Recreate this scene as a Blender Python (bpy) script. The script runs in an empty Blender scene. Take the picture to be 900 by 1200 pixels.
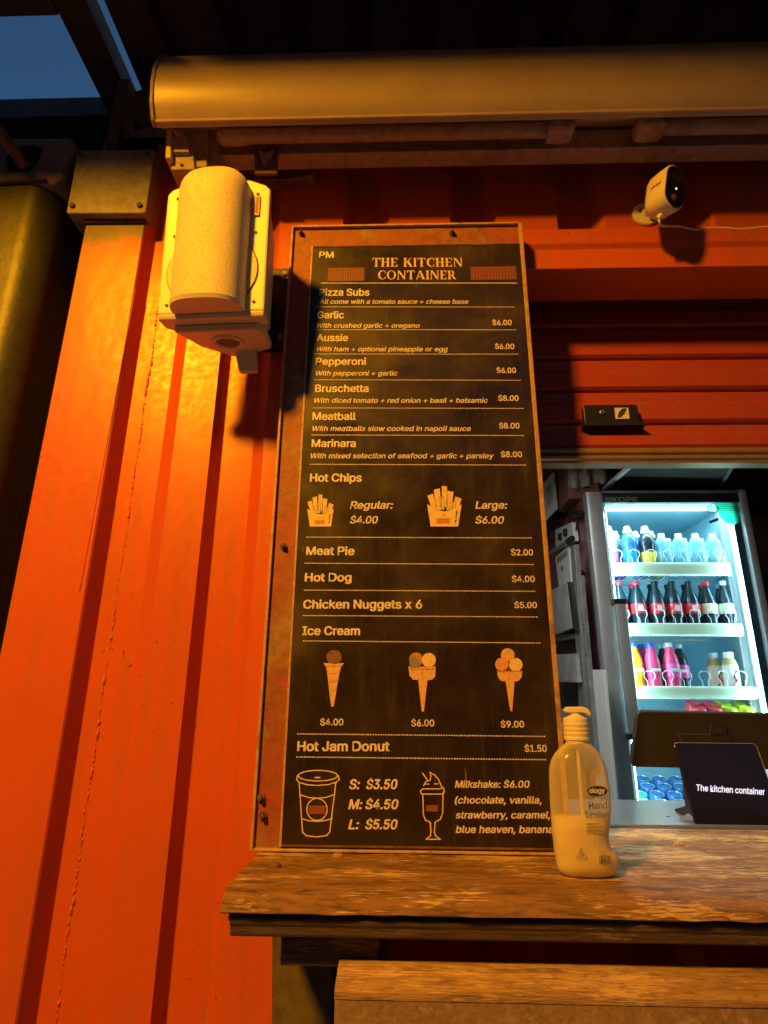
import bpy, bmesh, math, random
from math import sin, cos, pi, radians, atan2, sqrt
from mathutils import Vector, Matrix
random.seed(7)
SC = bpy.context.scene
COL = SC.collection

# ------------------------------------------------------------------ camera
YAW, PIT, ROLL, FPX = radians(1.75), radians(17.9), radians(0.41), 700.0
CAM = Vector((0, -1.1, 1.55))
_f = Vector((-sin(YAW)*cos(PIT), cos(YAW)*cos(PIT), sin(PIT)))
_r0 = _f.cross(Vector((0, 0, 1))).normalized()
_u0 = _r0.cross(_f)
_r = _r0*cos(ROLL)+_u0*sin(ROLL)
_u = -_r0*sin(ROLL)+_u0*cos(ROLL)
cd = bpy.data.cameras.new('camera'); co = bpy.data.objects.new('camera', cd); COL.objects.link(co)
m = Matrix((_r, _u, -_f)).transposed().to_4x4(); m.translation = CAM
co.matrix_world = m
cd.sensor_fit = 'VERTICAL'; cd.sensor_height = 24.0; cd.lens = FPX/1200.0*24.0
cd.clip_start = 0.02; cd.clip_end = 500
SC.camera = co

# ------------------------------------------------------------------ dusk sky, exposure
W = bpy.data.worlds.new('World'); SC.world = W; W.use_nodes = True
nt = W.node_tree; nt.nodes.clear()
sky = nt.nodes.new('ShaderNodeTexSky'); sky.sky_type = 'NISHITA'; sky.sun_disc = False
sky.sun_elevation = radians(5.0); sky.sun_rotation = radians(15); sky.ozone_density = 3.8
bg = nt.nodes.new('ShaderNodeBackground'); bg.inputs[1].default_value = 0.15
wo = nt.nodes.new('ShaderNodeOutputWorld')
nt.links.new(sky.outputs[0], bg.inputs[0]); nt.links.new(bg.outputs[0], wo.inputs[0])
SC.view_settings.view_transform = 'Standard'; SC.view_settings.look = 'None'
SC.view_settings.exposure = 0.0; SC.view_settings.gamma = 1.0

LAMP = Vector((-1.52, -2.54, 3.92))          # sodium floodlight on a pole behind the photographer
LAMP_W = 810.0
LAMP_COL = (1.0, 0.385, 0.006)

def at(px, py, Y=None, Z=None, X=None):
    d = _f*FPX + _r*(px-450) + _u*(600-py)
    if Y is not None: t = (Y-CAM.y)/d.y
    elif Z is not None: t = (Z-CAM.z)/d.z
    else: t = (X-CAM.x)/d.x
    return CAM + d*t

# ------------------------------------------------------------------ materials
def nmat(name):
    m = bpy.data.materials.new(name); m.use_nodes = True
    n = m.node_tree; b = n.nodes['Principled BSDF']
    return m, n, b
def N(n, t, **k):
    x = n.nodes.new(t)
    for a, v in k.items():
        if a.startswith('i_'): x.inputs[a[2:].replace('_', ' ')].default_value = v
        else: setattr(x, a, v)
    return x
def coords(n, scale=(1, 1, 1)):
    tc = N(n, 'ShaderNodeTexCoord'); mp = N(n, 'ShaderNodeMapping')
    mp.inputs['Scale'].default_value = scale
    n.links.new(tc.outputs['Object'], mp.inputs[0]); return mp.outputs[0]
def noise(n, vec, scale, detail=5, rough=.6, dist=0.0):
    x = N(n, 'ShaderNodeTexNoise'); x.inputs['Scale'].default_value = scale
    x.inputs['Detail'].default_value = detail; x.inputs['Roughness'].default_value = rough
    x.inputs['Distortion'].default_value = dist
    n.links.new(vec, x.inputs['Vector']); return x.outputs['Fac']
def ramp(n, fac, stops, interp='LINEAR'):
    x = N(n, 'ShaderNodeValToRGB'); cr = x.color_ramp; cr.interpolation = interp
    while len(cr.elements) < len(stops): cr.elements.new(.5)
    for e, (p, c) in zip(cr.elements, stops):
        e.position = p; e.color = (*c, 1) if len(c) == 3 else c
    n.links.new(fac, x.inputs[0]); return x.outputs[0]
def mixc(n, fac, a, b, mode='MIX'):
    x = N(n, 'ShaderNodeMix', data_type='RGBA', blend_type=mode)
    if isinstance(fac, (int, float)): x.inputs[0].default_value = fac
    else: n.links.new(fac, x.inputs[0])
    for i, v in ((6, a), (7, b)):
        if isinstance(v, tuple): x.inputs[i].default_value = (*v, 1)
        else: n.links.new(v, x.inputs[i])
    return x.outputs[2]
def bump(n, b, h, strength=.2, dist=.002):
    x = N(n, 'ShaderNodeBump'); x.inputs['Strength'].default_value = strength
    x.inputs['Distance'].default_value = dist
    n.links.new(h, x.inputs['Height']); n.links.new(x.outputs[0], b.inputs['Normal']); return x
def g3(v): return (v, v, v)
def simple(name, col, rough=.5, metal=0.0, var=.15, scale=30, bs=.1, spec=.5):
    m, n, b = nmat(name); v = coords(n)
    f = noise(n, v, scale)
    c = ramp(n, f, [(.3, tuple(x*(1-var) for x in col)), (.7, tuple(min(1, x*(1+var)) for x in col))])
    n.links.new(c, b.inputs['Base Color'])
    b.inputs['Roughness'].default_value = rough; b.inputs['Metallic'].default_value = metal
    b.inputs['Specular IOR Level'].default_value = spec
    if bs: bump(n, b, noise(n, v, scale*4), bs, .001)
    return m
def emis(name, col, s):
    m, n, b = nmat(name); b.inputs['Base Color'].default_value = (*[min(1, x) for x in col], 1)
    b.inputs['Emission Color'].default_value = (*col, 1); b.inputs['Emission Strength'].default_value = s
    return m

def mk_red(name, base, dirt=.5, rough=.33):
    m, n, b = nmat(name); v = coords(n)
    big = noise(n, v, 2.2, 4, .55); fine = noise(n, v, 60, 6, .7)
    c = ramp(n, big, [(.3, tuple(x*.9 for x in base)), (.7, base)])
    sv = coords(n, (14, 14, 1.2)); st = noise(n, sv, 2.5, 5, .65)
    grime = ramp(n, st, [(.48, g3(0)), (.76, g3(dirt*1.3))])
    c = mixc(n, grime, c, (.30, .13, .055))
    spk = noise(n, v, 95, 3, .5); sp2 = noise(n, v, 4, 3, .5)
    chip = ramp(n, spk, [(.68, g3(0)), (.71, g3(1))]); reg = ramp(n, sp2, [(.48, g3(0)), (.60, g3(1))])
    mm = N(n, 'ShaderNodeMath', operation='MULTIPLY'); n.links.new(chip, mm.inputs[0]); n.links.new(reg, mm.inputs[1])
    c = mixc(n, mm.outputs[0], c, (.14, .05, .025))
    n.links.new(c, b.inputs['Base Color'])
    r = ramp(n, fine, [(.3, g3(rough-.06)), (.7, g3(rough+.12))]); n.links.new(r, b.inputs['Roughness'])
    b.inputs['Specular IOR Level'].default_value = .42
    # orange peel plus long shallow dents
    add = N(n, 'ShaderNodeMath', operation='MULTIPLY_ADD'); n.links.new(fine, add.inputs[0]); add.inputs[1].default_value = .05
    dent = noise(n, coords(n, (5, 5, 2)), 1.4, 3, .5); n.links.new(dent, add.inputs[2])
    bump(n, b, add.outputs[0], .28, .012)
    return m
M = {}
M['red'] = mk_red('red_container_paint', (.62, .112, .014), .35)
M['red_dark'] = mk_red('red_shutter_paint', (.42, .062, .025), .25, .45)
def mk_rustpost():
    m = mk_red('red_post_paint', (.62, .112, .014), .3); n = m.node_tree; b = n.nodes['Principled BSDF']
    src = b.inputs['Base Color'].links[0].from_socket
    tc = N(n, 'ShaderNodeTexCoord'); sx = N(n, 'ShaderNodeSeparateXYZ'); n.links.new(tc.outputs['Object'], sx.inputs[0])
    nz = noise(n, coords(n), 9, 6, .7)
    ma = N(n, 'ShaderNodeMath', operation='MULTIPLY_ADD'); n.links.new(nz, ma.inputs[0]); ma.inputs[1].default_value = .12
    n.links.new(sx.outputs['Z'], ma.inputs[2])
    mk = N(n, 'ShaderNodeMapRange'); mk.inputs[1].default_value = 2.60; mk.inputs[2].default_value = 2.635
    n.links.new(ma.outputs[0], mk.inputs[0])
    c = mixc(n, mk.outputs[0], src, (.17, .12, .08)); n.links.new(c, b.inputs['Base Color']); return m
M['post'] = mk_rustpost()
def mk_rusty(name, a, b_, c_, sc=14, rough=.7):
    m, n, b = nmat(name); v = coords(n)
    f = noise(n, v, sc, 8, .7, .3); f2 = noise(n, v, sc*5, 6, .7)
    c = ramp(n, f, [(.35, a), (.52, b_), (.66, c_)])
    c = mixc(n, ramp(n, f2, [(.45, g3(0)), (.7, g3(.55))]), c, tuple(x*.35 for x in a))
    n.links.new(c, b.inputs['Base Color']); b.inputs['Roughness'].default_value = rough
    bump(n, b, f2, .5, .003); return m
M['frame'] = mk_rusty('rusty_board_frame', (.40, .075, .03), (.30, .10, .04), (.36, .24, .10), 9, .55)
M['rust'] = mk_rusty('rusty_steel', (.10, .05, .03), (.16, .09, .05), (.24, .17, .11))
M['galv'] = mk_rusty('weathered_zinc', (.26, .24, .22), (.34, .31, .28), (.22, .18, .14), 7, .5)
M['roofu'] = mk_rusty('roof_underside', (.085, .055, .035), (.11, .07, .045), (.06, .04, .03), 4, .75)
M['green'] = mk_rusty('green_container_paint', (.05, .055, .011), (.06, .06, .012), (.032, .033, .010), 5, .45)
M['beige'] = simple('beige_awning_metal', (.60, .47, .27), .36, .0, .10, 12, .12)
M['beige_d'] = mk_rusty('aged_awning_arm', (.34, .27, .20), (.42, .34, .25), (.26, .19, .13), 12, .5)
M['white_pl'] = simple('cream_plastic', (.84, .78, .50), .42, 0, .03, 8, .05)
def mk_grille():
    m, n, b = nmat('perforated_speaker_grille'); v = coords(n)
    vo = N(n, 'ShaderNodeTexVoronoi'); vo.inputs['Scale'].default_value = 330; n.links.new(v, vo.inputs[0])
    hole = ramp(n, vo.outputs['Distance'], [(.10, g3(0)), (.34, g3(1))])
    dirt = noise(n, v, 16, 6, .7)
    c = mixc(n, hole, (.62, .52, .26), (.84, .74, .38))
    c = mixc(n, ramp(n, dirt, [(.45, g3(0)), (.8, g3(.28))]), c, (.45, .36, .22))
    n.links.new(c, b.inputs['Base Color']); b.inputs['Roughness'].default_value = .55
    bump(n, b, hole, .6, .0012); return m
M['grille'] = mk_grille()
M['black'] = simple('black_plastic', (.018, .018, .018), .35, 0, .1, 30, .03)
M['blackm'] = simple('matt_black_plastic', (.022, .022, .022), .6, 0, .1, 30, .03, .25)
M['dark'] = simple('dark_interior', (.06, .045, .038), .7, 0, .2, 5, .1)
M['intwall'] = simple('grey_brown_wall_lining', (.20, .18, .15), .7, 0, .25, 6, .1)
M['steel'] = simple('brushed_stainless_steel', (.50, .52, .53), .28, .85, .08, 40, .05)
M['alu'] = simple('grey_aluminium', (.40, .42, .43), .42, .55, .08, 20, .05)
M['alud'] = simple('grey_rack_steel', (.24, .24, .23), .5, .4, .25, 25, .1)
M['maroon'] = simple('maroon_enamel', (.24, .075, .09), .4, 0, .15, 3, .04)
M['liner'] = simple('white_fridge_liner', (.36, .60, .70), .5, 0, .04, 6, 0)
M['strip'] = simple('pale_green_shelf_strip', (.74, .82, .62), .35, 0, .05, 20, 0)
M['paper'] = simple('white_paper', (.68, .70, .66), .8, 0, .06, 20, .1)
M['whitep'] = simple('white_plastic', (.72, .73, .71), .4, 0, .04, 20, .02)
M['bag'] = simple('crinkled_plastic_bag', (.62, .62, .60), .35, 0, .2, 60, 1.0)
M['carton'] = simple('brown_cardboard', (.22, .10, .07), .8, 0, .15, 12, .1)
M['greyink'] = simple('grey_ink', (.25, .26, .26), .7, 0, .1, 12, 0)
M['ink'] = simple('dark_print_ink', (.05, .045, .04), .5, 0, .05, 12, 0)
def mk_letters(name, col, fade=.0):
    m, n, b = nmat(name); v = coords(n)
    f = noise(n, v, 130, 4, .6)
    c = ramp(n, f, [(.32, tuple(x*.75 for x in col)), (.5, col)])
    n.links.new(c, b.inputs['Base Color']); b.inputs['Roughness'].default_value = .4; return m
M['white_ink'] = mk_letters('white_menu_print', (.80, .74, .66))
M['yellow_ink'] = mk_letters('yellow_menu_print', (.85, .66, .28))
M['cone_ink'] = mk_letters('wafer_print', (.78, .50, .22))
M['choc_ink'] = mk_letters('chocolate_print', (.24, .12, .07))
M['pink_ink'] = mk_letters('strawberry_print', (.75, .38, .20))
M['red_ink'] = mk_letters('rusty_red_print', (.28, .085, .05))
M['badge_red'] = liquid('red_badge', (.45, .02, .02)) if False else simple('red_badge', (.42, .02, .02), .4, 0, .05, 12, 0)
M['orange_ink'] = mk_letters('orange_print', (.62, .25, .06))
def mk_menu():
    m, n, b = nmat('scratched_black_menu_sheet'); v = coords(n)
    big = noise(n, v, 7, 6, .65, .4); fine = noise(n, v, 45, 6, .7)
    sv = coords(n, (40, 40, 3)); st = noise(n, sv, 2, 4, .6)
    c = ramp(n, big, [(.35, (.019, .013, .008)), (.55, (.033, .022, .012)), (.75, (.075, .052, .026))])
    c = mixc(n, ramp(n, st, [(.55, g3(0)), (.8, g3(.35))]), c, (.10, .085, .05))
    c = mixc(n, ramp(n, fine, [(.66, g3(0)), (.8, g3(.4))]), c, (.16, .14, .09))
    # thin scratches
    for k, (rz, sc) in enumerate(((.5, 9), (-.9, 7))):
        tc = N(n, 'ShaderNodeTexCoord'); mp = N(n, 'ShaderNodeMapping'); mp.inputs['Rotation'].default_value = (0, rz, 0)
        mp.inputs['Scale'].default_value = (1, 1, .12); mp.inputs['Location'].default_value = (k*3.1, 0, k)
        n.links.new(tc.outputs['Object'], mp.inputs[0])
        w = noise(n, mp.outputs[0], sc*14, 2, .4); r2 = noise(n, v, 5+k, 3, .5)
        l = ramp(n, w, [(.735, g3(0)), (.75, g3(1))]); r3 = ramp(n, r2, [(.55, g3(0)), (.6, g3(.5))])
        mm = N(n, 'ShaderNodeMath', operation='MULTIPLY'); n.links.new(l, mm.inputs[0]); n.links.new(r3, mm.inputs[1])
        c = mixc(n, mm.outputs[0], c, (.25, .22, .15))
    n.links.new(c, b.inputs['Base Color'])
    n.links.new(ramp(n, big, [(.3, g3(.22)), (.7, g3(.5))]), b.inputs['Roughness'])
    b.inputs['Specular IOR Level'].default_value = .4
    bump(n, b, big, .05, .01); return m
M['menu'] = mk_menu()
def mk_wood(name, dark, mid, light, lightamt=.62, xs=2.2):
    m, n, b = nmat(name)
    g = noise(n, coords(n, (xs, 14, 22)), 6, 9, .72, .6)
    g2 = noise(n, coords(n, (xs*2, 30, 60)), 9, 6, .7, .2)
    pat = noise(n, coords(n, (1, 2.5, 2.5)), 5, 4, .6)
    ns = noise(n, coords(n, (1, 3, 4)), 26, 6, .75, .4)
    c = ramp(n, g, [(.32, dark), (.5, mid), (.62, tuple(x*1.2 for x in mid))])
    wa = N(n, 'ShaderNodeMath', operation='ADD'); n.links.new(g2, wa.inputs[0]); n.links.new(pat, wa.inputs[1])
    wear = ramp(n, wa.outputs[0], [(lightamt*1.7, g3(0)), (lightamt*1.7+.12, g3(.85))])
    wear.node.color_ramp.elements[0].position = min(.95, lightamt*.85*1.9/1.0) if False else .5
    sc = N(n, 'ShaderNodeMath', operation='MULTIPLY'); n.links.new(wa.outputs[0], sc.inputs[0]); sc.inputs[1].default_value = .5
    wear = ramp(n, sc.outputs[0], [(lightamt-.05, g3(0)), (lightamt-.005, g3(.95))])
    c = mixc(n, wear, c, light)
    c = mixc(n, ramp(n, ns, [(.5, g3(0)), (.72, g3(.75))]), c, dark)
    n.links.new(c, b.inputs['Base Color']); b.inputs['Roughness'].default_value = .62
    ad = N(n, 'ShaderNodeMath', operation='ADD'); n.links.new(g, ad.inputs[0]); n.links.new(g2, ad.inputs[1])
    bump(n, b, ad.outputs[0], .7, .004); return m
M['wood'] = mk_wood('weathered_counter_wood', (.055, .028, .010), (.29, .16, .055), (.72, .52, .22), .56)
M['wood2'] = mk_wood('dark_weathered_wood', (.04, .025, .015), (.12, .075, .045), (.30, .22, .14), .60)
M['wood3'] = mk_wood('sawn_timber', (.17, .095, .035), (.44, .28, .12), (.70, .50, .24), .56)
M['ply'] = mk_rusty('mottled_plywood', (.36, .25, .13), (.27, .18, .09), (.48, .36, .20), 26, .8)
M['greywood'] = mk_wood('grey_weathered_board', (.16, .155, .14), (.30, .295, .28), (.42, .41, .39), .54, 2)
M['stained'] = mk_rusty('green_stained_plywood', (.10, .085, .04), (.15, .12, .06), (.07, .045, .025), 6, .8)
def mk_clear(name, tint, fac=.35, rough=.08, trans=(1, 1, 1)):
    m = bpy.data.materials.new(name); m.use_nodes = True; n = m.node_tree; n.nodes.clear()
    o = N(n, 'ShaderNodeOutputMaterial'); t = N(n, 'ShaderNodeBsdfTransparent'); t.inputs[0].default_value = (*trans, 1)
    g = N(n, 'ShaderNodeBsdfPrincipled'); g.inputs['Base Color'].default_value = (*tint, 1); g.inputs['Roughness'].default_value = rough
    lw = N(n, 'ShaderNodeLayerWeight'); lw.inputs[0].default_value = .35
    mr = N(n, 'ShaderNodeMapRange'); mr.inputs[3].default_value = fac*.45; mr.inputs[4].default_value = min(1, fac*1.9)
    n.links.new(lw.outputs['Facing'], mr.inputs[0])
    x = N(n, 'ShaderNodeMixShader'); n.links.new(mr.outputs[0], x.inputs[0])
    n.links.new(t.outputs[0], x.inputs[1]); n.links.new(g.outputs[0], x.inputs[2]); n.links.new(x.outputs[0], o.inputs[0])
    return m
M['glass'] = mk_clear('fridge_glass', (.02, .03, .03), .12, .03, (.95, .98, .98))
M['clear'] = mk_clear('clear_bottle_plastic', (.55, .75, .82), .5, .15, (.85, .95, .98))
M['sanit'] = mk_clear('clear_sanitiser_bottle', (.92, .82, .50), .56, .15, (.97, .94, .82))
def mk_gel():
    m = bpy.data.materials.new('cloudy_sanitiser_gel'); m.use_nodes = True; n = m.node_tree; n.nodes.clear()
    o = N(n, 'ShaderNodeOutputMaterial'); d = N(n, 'ShaderNodeBsdfDiffuse'); d.inputs[0].default_value = (.95, .86, .45, 1)
    t = N(n, 'ShaderNodeBsdfTranslucent'); t.inputs[0].default_value = (.95, .85, .45, 1)
    x = N(n, 'ShaderNodeMixShader'); x.inputs[0].default_value = .22
    n.links.new(d.outputs[0], x.inputs[1]); n.links.new(t.outputs[0], x.inputs[2]); n.links.new(x.outputs[0], o.inputs[0]); return m
M['gel'] = mk_gel()
def liquid(name, col): return simple(name, col, .25, 0, .05, 10, 0)
M['cola'] = liquid('dark_cola', (.02, .035, .05)); M['blue'] = liquid('blue_drink', (.01, .22, .75))
M['purple'] = liquid('purple_drink', (.30, .10, .50)); M['amber'] = liquid('amber_drink', (.80, .50, .05))
M['water'] = mk_clear('water_bottle_plastic', (.40, .72, .85), .55, .12, (.75, .93, .97))
M['orange'] = liquid('orange_drink', (.95, .42, .02)); M['pinkl'] = liquid('raspberry_drink', (.85, .06, .20))
M['hotpink'] = liquid('hot_pink_label', (.90, .12, .48)); M['redl'] = liquid('red_label', (.85, .04, .06))
M['cream_l'] = liquid('cream_label', (.85, .82, .55)); M['silver_l'] = liquid('silver_label', (.65, .70, .72))
M['wcap'] = liquid('white_cap', (.75, .85, .88)); M['bcap'] = liquid('blue_cap', (.03, .12, .75)); M['rcap'] = liquid('red_cap', (.85, .05, .07))
M['blk_cap'] = liquid('black_cap', (.02, .03, .04)); M['milk'] = liquid('iced_coffee_carton', (.78, .76, .68)); M['tan'] = liquid('tan_liquid', (.42, .32, .12))
M['lime'] = liquid('lime_can', (.65, .75, .05)); M['bluecan'] = liquid('blue_can', (.04, .16, .45)); M['greencan'] = liquid('green_can', (.03, .45, .25)); M['redcan'] = liquid('red_can', (.8, .06, .08))
M['canlid'] = simple('aluminium_can_lid', (.55, .68, .72), .3, .7, .05, 20, 0)
def mk_translucent(name, col):
    m, n, b = nmat(name); n.nodes.clear(); o = N(n, 'ShaderNodeOutputMaterial'); d = N(n, 'ShaderNodeBsdfDiffuse'); t = N(n, 'ShaderNodeBsdfTranslucent')
    d.inputs[0].default_value = t.inputs[0].default_value = (*col, 1); x = N(n, 'ShaderNodeMixShader'); x.inputs[0].default_value = .7
    n.links.new(d.outputs[0], x.inputs[1]); n.links.new(t.outputs[0], x.inputs[2]); n.links.new(x.outputs[0], o.inputs[0]); return m
M['stk_green'] = mk_translucent('green_sticker', (.03, .55, .30)); M['stk_white'] = mk_translucent('white_sticker', (.8, .9, .9))
M['screen'] = simple('black_screen', (.012, .010, .010), .12, 0, .05, 10, 0)
M['screen_txt'] = emis('lit_screen_letters', (.62, .72, .95), 1.0)
M['led_fr'] = emis('fridge_led_tube', (.70, .95, 1.0), 6.0)
M['led_dot'] = emis('status_led', (.8, .9, 1.0), 3.0)
M['lamp_lens'] = emis('sodium_lamp_lens', (1, .45, .03), 30.0)
M['concrete'] = simple('concrete_ground', (.28, .26, .23), .9, 0, .2, 8, .3)
M['gold'] = simple('brown_anodised_rail', (.40, .28, .13), .35, .5, .1, 20, .05)
M['bluebag'] = simple('navy_plastic_bag', (.05, .08, .14), .4, 0, .2, 40, .6)

# ------------------------------------------------------------------ mesh helpers
def link(name, bm, mat, parent=None, smooth=False, bevel=0):
    me = bpy.data.meshes.new(name)
    bmesh.ops.recalc_face_normals(bm, faces=bm.faces)
    bm.to_mesh(me); bm.free()
    o = bpy.data.objects.new(name, me); COL.objects.link(o)
    me.materials.append(M[mat] if isinstance(mat, str) else mat)
    if smooth:
        for p in me.polygons: p.use_smooth = True
        if smooth != 'all': me.set_sharp_from_angle(angle=radians(38))
    if bevel:
        md = o.modifiers.new('bevel', 'BEVEL'); md.width = bevel; md.segments = 2; md.limit_method = 'ANGLE'
    if parent: o.parent = parent
    return o
def tag(o, label=None, cat=None, group=None, kind=None):
    if label: o['label'] = label
    if cat: o['category'] = cat
    if group: o['group'] = group
    if kind: o['kind'] = kind
    return o
def thing(name, label, cat, loc=(0, 0, 0), group=None):
    o = bpy.data.objects.new(name, None); COL.objects.link(o); o.location = loc; o.empty_display_size = .05
    return tag(o, label, cat, group)
class B:
    """collects shapes; all coordinates are world unless a parent offset is subtracted via org"""
    def __init__(s, mtx=None): s.bm = bmesh.new(); s.mx = mtx or Matrix()
    def v(s, p): return s.bm.verts.new(s.mx @ Vector(p))
    def box(s, x0, x1, y0, y1, z0, z1):
        q = [s.v((x, y, z)) for z in (z0, z1) for y in (y0, y1) for x in (x0, x1)]
        for f in ((0, 1, 3, 2), (4, 6, 7, 5), (0, 4, 5, 1), (2, 3, 7, 6), (0, 2, 6, 4), (1, 5, 7, 3)):
            s.bm.faces.new([q[i] for i in f])
        return s
    def hexa(s, a, b):
        A = [s.v(p) for p in a]; Bv = [s.v(p) for p in b]; n = len(A)
        s.bm.faces.new(A); s.bm.faces.new(Bv[::-1])
        for i in range(n): s.bm.faces.new([A[i], Bv[i], Bv[(i+1) % n], A[(i+1) % n]])
        return s
    def prism_x(s, prof, x0, x1):   # prof of (y,z)
        return s.hexa([(x0, y, z) for y, z in prof], [(x1, y, z) for y, z in prof])
    def prism_y(s, prof, y0, y1):   # prof of (x,z)
        return s.hexa([(x, y0, z) for x, z in prof], [(x, y1, z) for x, z in prof])
    def prism_z(s, prof, z0, z1):
        return s.hexa([(x, y, z0) for x, y in prof], [(x, y, z1) for x, y in prof])
    def sheet(s, pts, d):           # open polyline of points extruded by vector d
        d = Vector(d); a = [s.v(p) for p in pts]; b = [s.v(Vector(p)+d) for p in pts]
        for i in range(len(a)-1): s.bm.faces.new([a[i], a[i+1], b[i+1], b[i]])
        return s
    def tube(s, pts, r, n=8, cap=True):
        pts = [Vector(p) for p in pts]; rings = []
        rr = r if isinstance(r, (list, tuple)) else [r]*len(pts)
        for i, p in enumerate(pts):
            t = (pts[min(i+1, len(pts)-1)]-pts[max(i-1, 0)]).normalized()
            a = Vector((0, 0, 1)) if abs(t.z) < .9 else Vector((1, 0, 0))
            e1 = t.cross(a).normalized(); e2 = t.cross(e1)
            rings.append([s.v(p+e1*cos(2*pi*k/n)*rr[i]+e2*sin(2*pi*k/n)*rr[i]) for k in range(n)])
        for i in range(len(rings)-1):
            for k in range(n): s.bm.faces.new([rings[i][k], rings[i][(k+1) % n], rings[i+1][(k+1) % n], rings[i+1][k]])
        if cap: s.bm.faces.new(rings[0]); s.bm.faces.new(rings[-1][::-1])
        return s
    def lathe(s, prof, n=16, c=(0, 0, 0), cap=True):   # prof of (r,z)
        rings = [[s.v((c[0]+r*cos(2*pi*k/n), c[1]+r*sin(2*pi*k/n), c[2]+z)) for k in range(n)] for r, z in prof]
        for i in range(len(rings)-1):
            for k in range(n): s.bm.faces.new([rings[i][k], rings[i][(k+1) % n], rings[i+1][(k+1) % n], rings[i+1][k]])
        if cap: s.bm.faces.new(rings[0]); s.bm.faces.new(rings[-1][::-1])
        return s
    def go(s, name, mat, parent=None, smooth=False, bevel=0):
        o = link(name, s.bm, mat, parent, smooth, bevel)
        if parent is not None and any(abs(c) > 1e-9 for c in parent.location):
            o.matrix_parent_inverse = Matrix.Translation(-parent.location)
        return o

# ================================================================== ground
g = B(); g.box(-60, 60, -60, 60, -.2, 0); tag(g.go('ground', 'concrete'), kind='structure')

# ================================================================== red container
XL, XR, YB, ZF, ZC = -.737, 2.6, 2.35, .50, 2.90
kc = thing('kitchen_container', 'red corrugated shipping container with serving window', 'shipping container', (-.737, 0, 0))
def prof_x(x0, x1):
    """trapezoid sheet profile between x0 and x1"""
    pts = [(-.593, .0), (-.581, .034), (-.50, .034), (-.462, 0)]
    k = -.386
    if True:
        xs = [-.386+(.0 if i == 0 else 0) for i in range(1)]
    starts = [-.386, -.133, .113, .356, .60, .845, 1.09, 1.335, 1.58, 1.825, 2.07, 2.315]
    for s0 in starts: pts += [(s0, 0), (s0+.013, .032), (s0+.078, .032), (s0+.108, 0)]
    pts.append((2.6, 0))
    out = []
    for (a, ya), (b, yb) in zip(pts, pts[1:]):
        for t in (0.0,):
            pass
        if b <= x0 or a >= x1: continue
        def yy(x): return ya+(yb-ya)*(x-a)/(b-a)
        if not out: out.append((max(a, x0), yy(max(a, x0))))
        out.append((min(b, x1), yy(min(b, x1))))
    return out
def wall_sheet(name, x0, x1, z0, z1, mat='red'):
    b = B(); p = prof_x(x0, x1); nz = max(1, int((z1-z0)/.4))
    b.sheet([(x, y, z0) for x, y in p], (0, 0, z1-z0))
    b.sheet([(x, y+.003, z0) for x, y in p], (0, 0, z1-z0))
    return b.go(name, mat, kc)
wall_sheet('corrugated_wall', -.593, .262, .55, 2.86)
wall_sheet('corrugated_header', .262, 2.6, 2.566, 2.86)
wall_sheet('corrugated_apron', .262, 2.6, .55, 1.26)
# corner post with rusty top
b = B(); b.prism_z([(-.737, .004), (-.733, 0), (-.597, 0), (-.593, .004), (-.593, .03), (-.61, .12), (-.737, .12)], .55, 2.622)
b.go('corner_post', 'post', kc)
# ragged weld bead between post and sheet
b = B(); z = .6
while z < 2.6:
    if random.random() < .82:
        r_ = random.choice([.0008, .001, .0013, .0018]) if random.random() < .93 else .0028
        x_ = -.550+.0012*sin(z*31)+random.uniform(-.0011, .0011); h_ = r_*random.uniform(1.5, 4.5)
        b.tube([(x_, .0345, z-h_), (x_+random.uniform(-.001, .001), .0335, z-h_*.4), (x_, .0335, z+h_*.5), (x_, .0345, z+h_)], [r_*.25, r_, r_*.9, r_*.25], 6)
    z += random.uniform(.003, .009)
tag(b.go('weld_bead', mk_red('weld_paint', (.66, .15, .02), .2), kc, 'all'), kind='stuff')
b = B(); pts = []; rr = []; z = 1.75
while z < 2.45:
    pts.append((-.606+.02*(z-1.75), -.0004, z)); rr.append(.0008+.0006*random.random()); z += .02
b.tube(pts, rr, 5); b.go('paint_ridge', 'red', kc, 'all')
# rusty streaks below the serving shelf: plywood packer
b = B(); b.prism_y([(-.20, .55), (-.105, .55), (-.105, 1.262), (-.205, 1.262), (-.19, 1.0), (-.175, .85)], -.022, -.001); b.go('stained_packer', 'stained', kc, bevel=.002)
b = B(); b.box(-.078, -.045, -.09, -.001, .55, 1.262); b.go('support_post', 'wood2', kc, bevel=.002)
b = B(); b.box(-.155, -.03, -.21, -.03, 1.235, 1.268); b.go('shelf_bearer', 'wood2', kc, bevel=.003)
# corner casting : zinc plate with four bolt holes
b = B(); b.prism_y([(-.770, 2.626), (-.766, 2.621), (-.590, 2.618), (-.584, 2.622), (-.586, 2.806), (-.590, 2.81), (-.768, 2.812), (-.774, 2.808)], -.025, .11)
cc = b.go('corner_casting', 'galv', kc, bevel=.003)
for x, z in ((-.758, 2.643), (-.60, 2.640), (-.762, 2.794), (-.602, 2.792)):
    b = B(Matrix.Translation((x, -.027, z)) @ Matrix.Rotation(pi/2, 4, 'X')); b.lathe([(.0055, -.004), (.0065, .0), (.0065, .003), (.003, .004)], 12); b.go('bolt', 'rust', cc).matrix_parent_inverse = Matrix.Translation(-kc.location)
for o in cc.children: o.matrix_parent_inverse = Matrix()
b = B(); b.box(-.74, -.590, -.008, .1, 2.612, 2.6185); b.go('weld_lip', 'rust', kc, bevel=.002)
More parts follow.
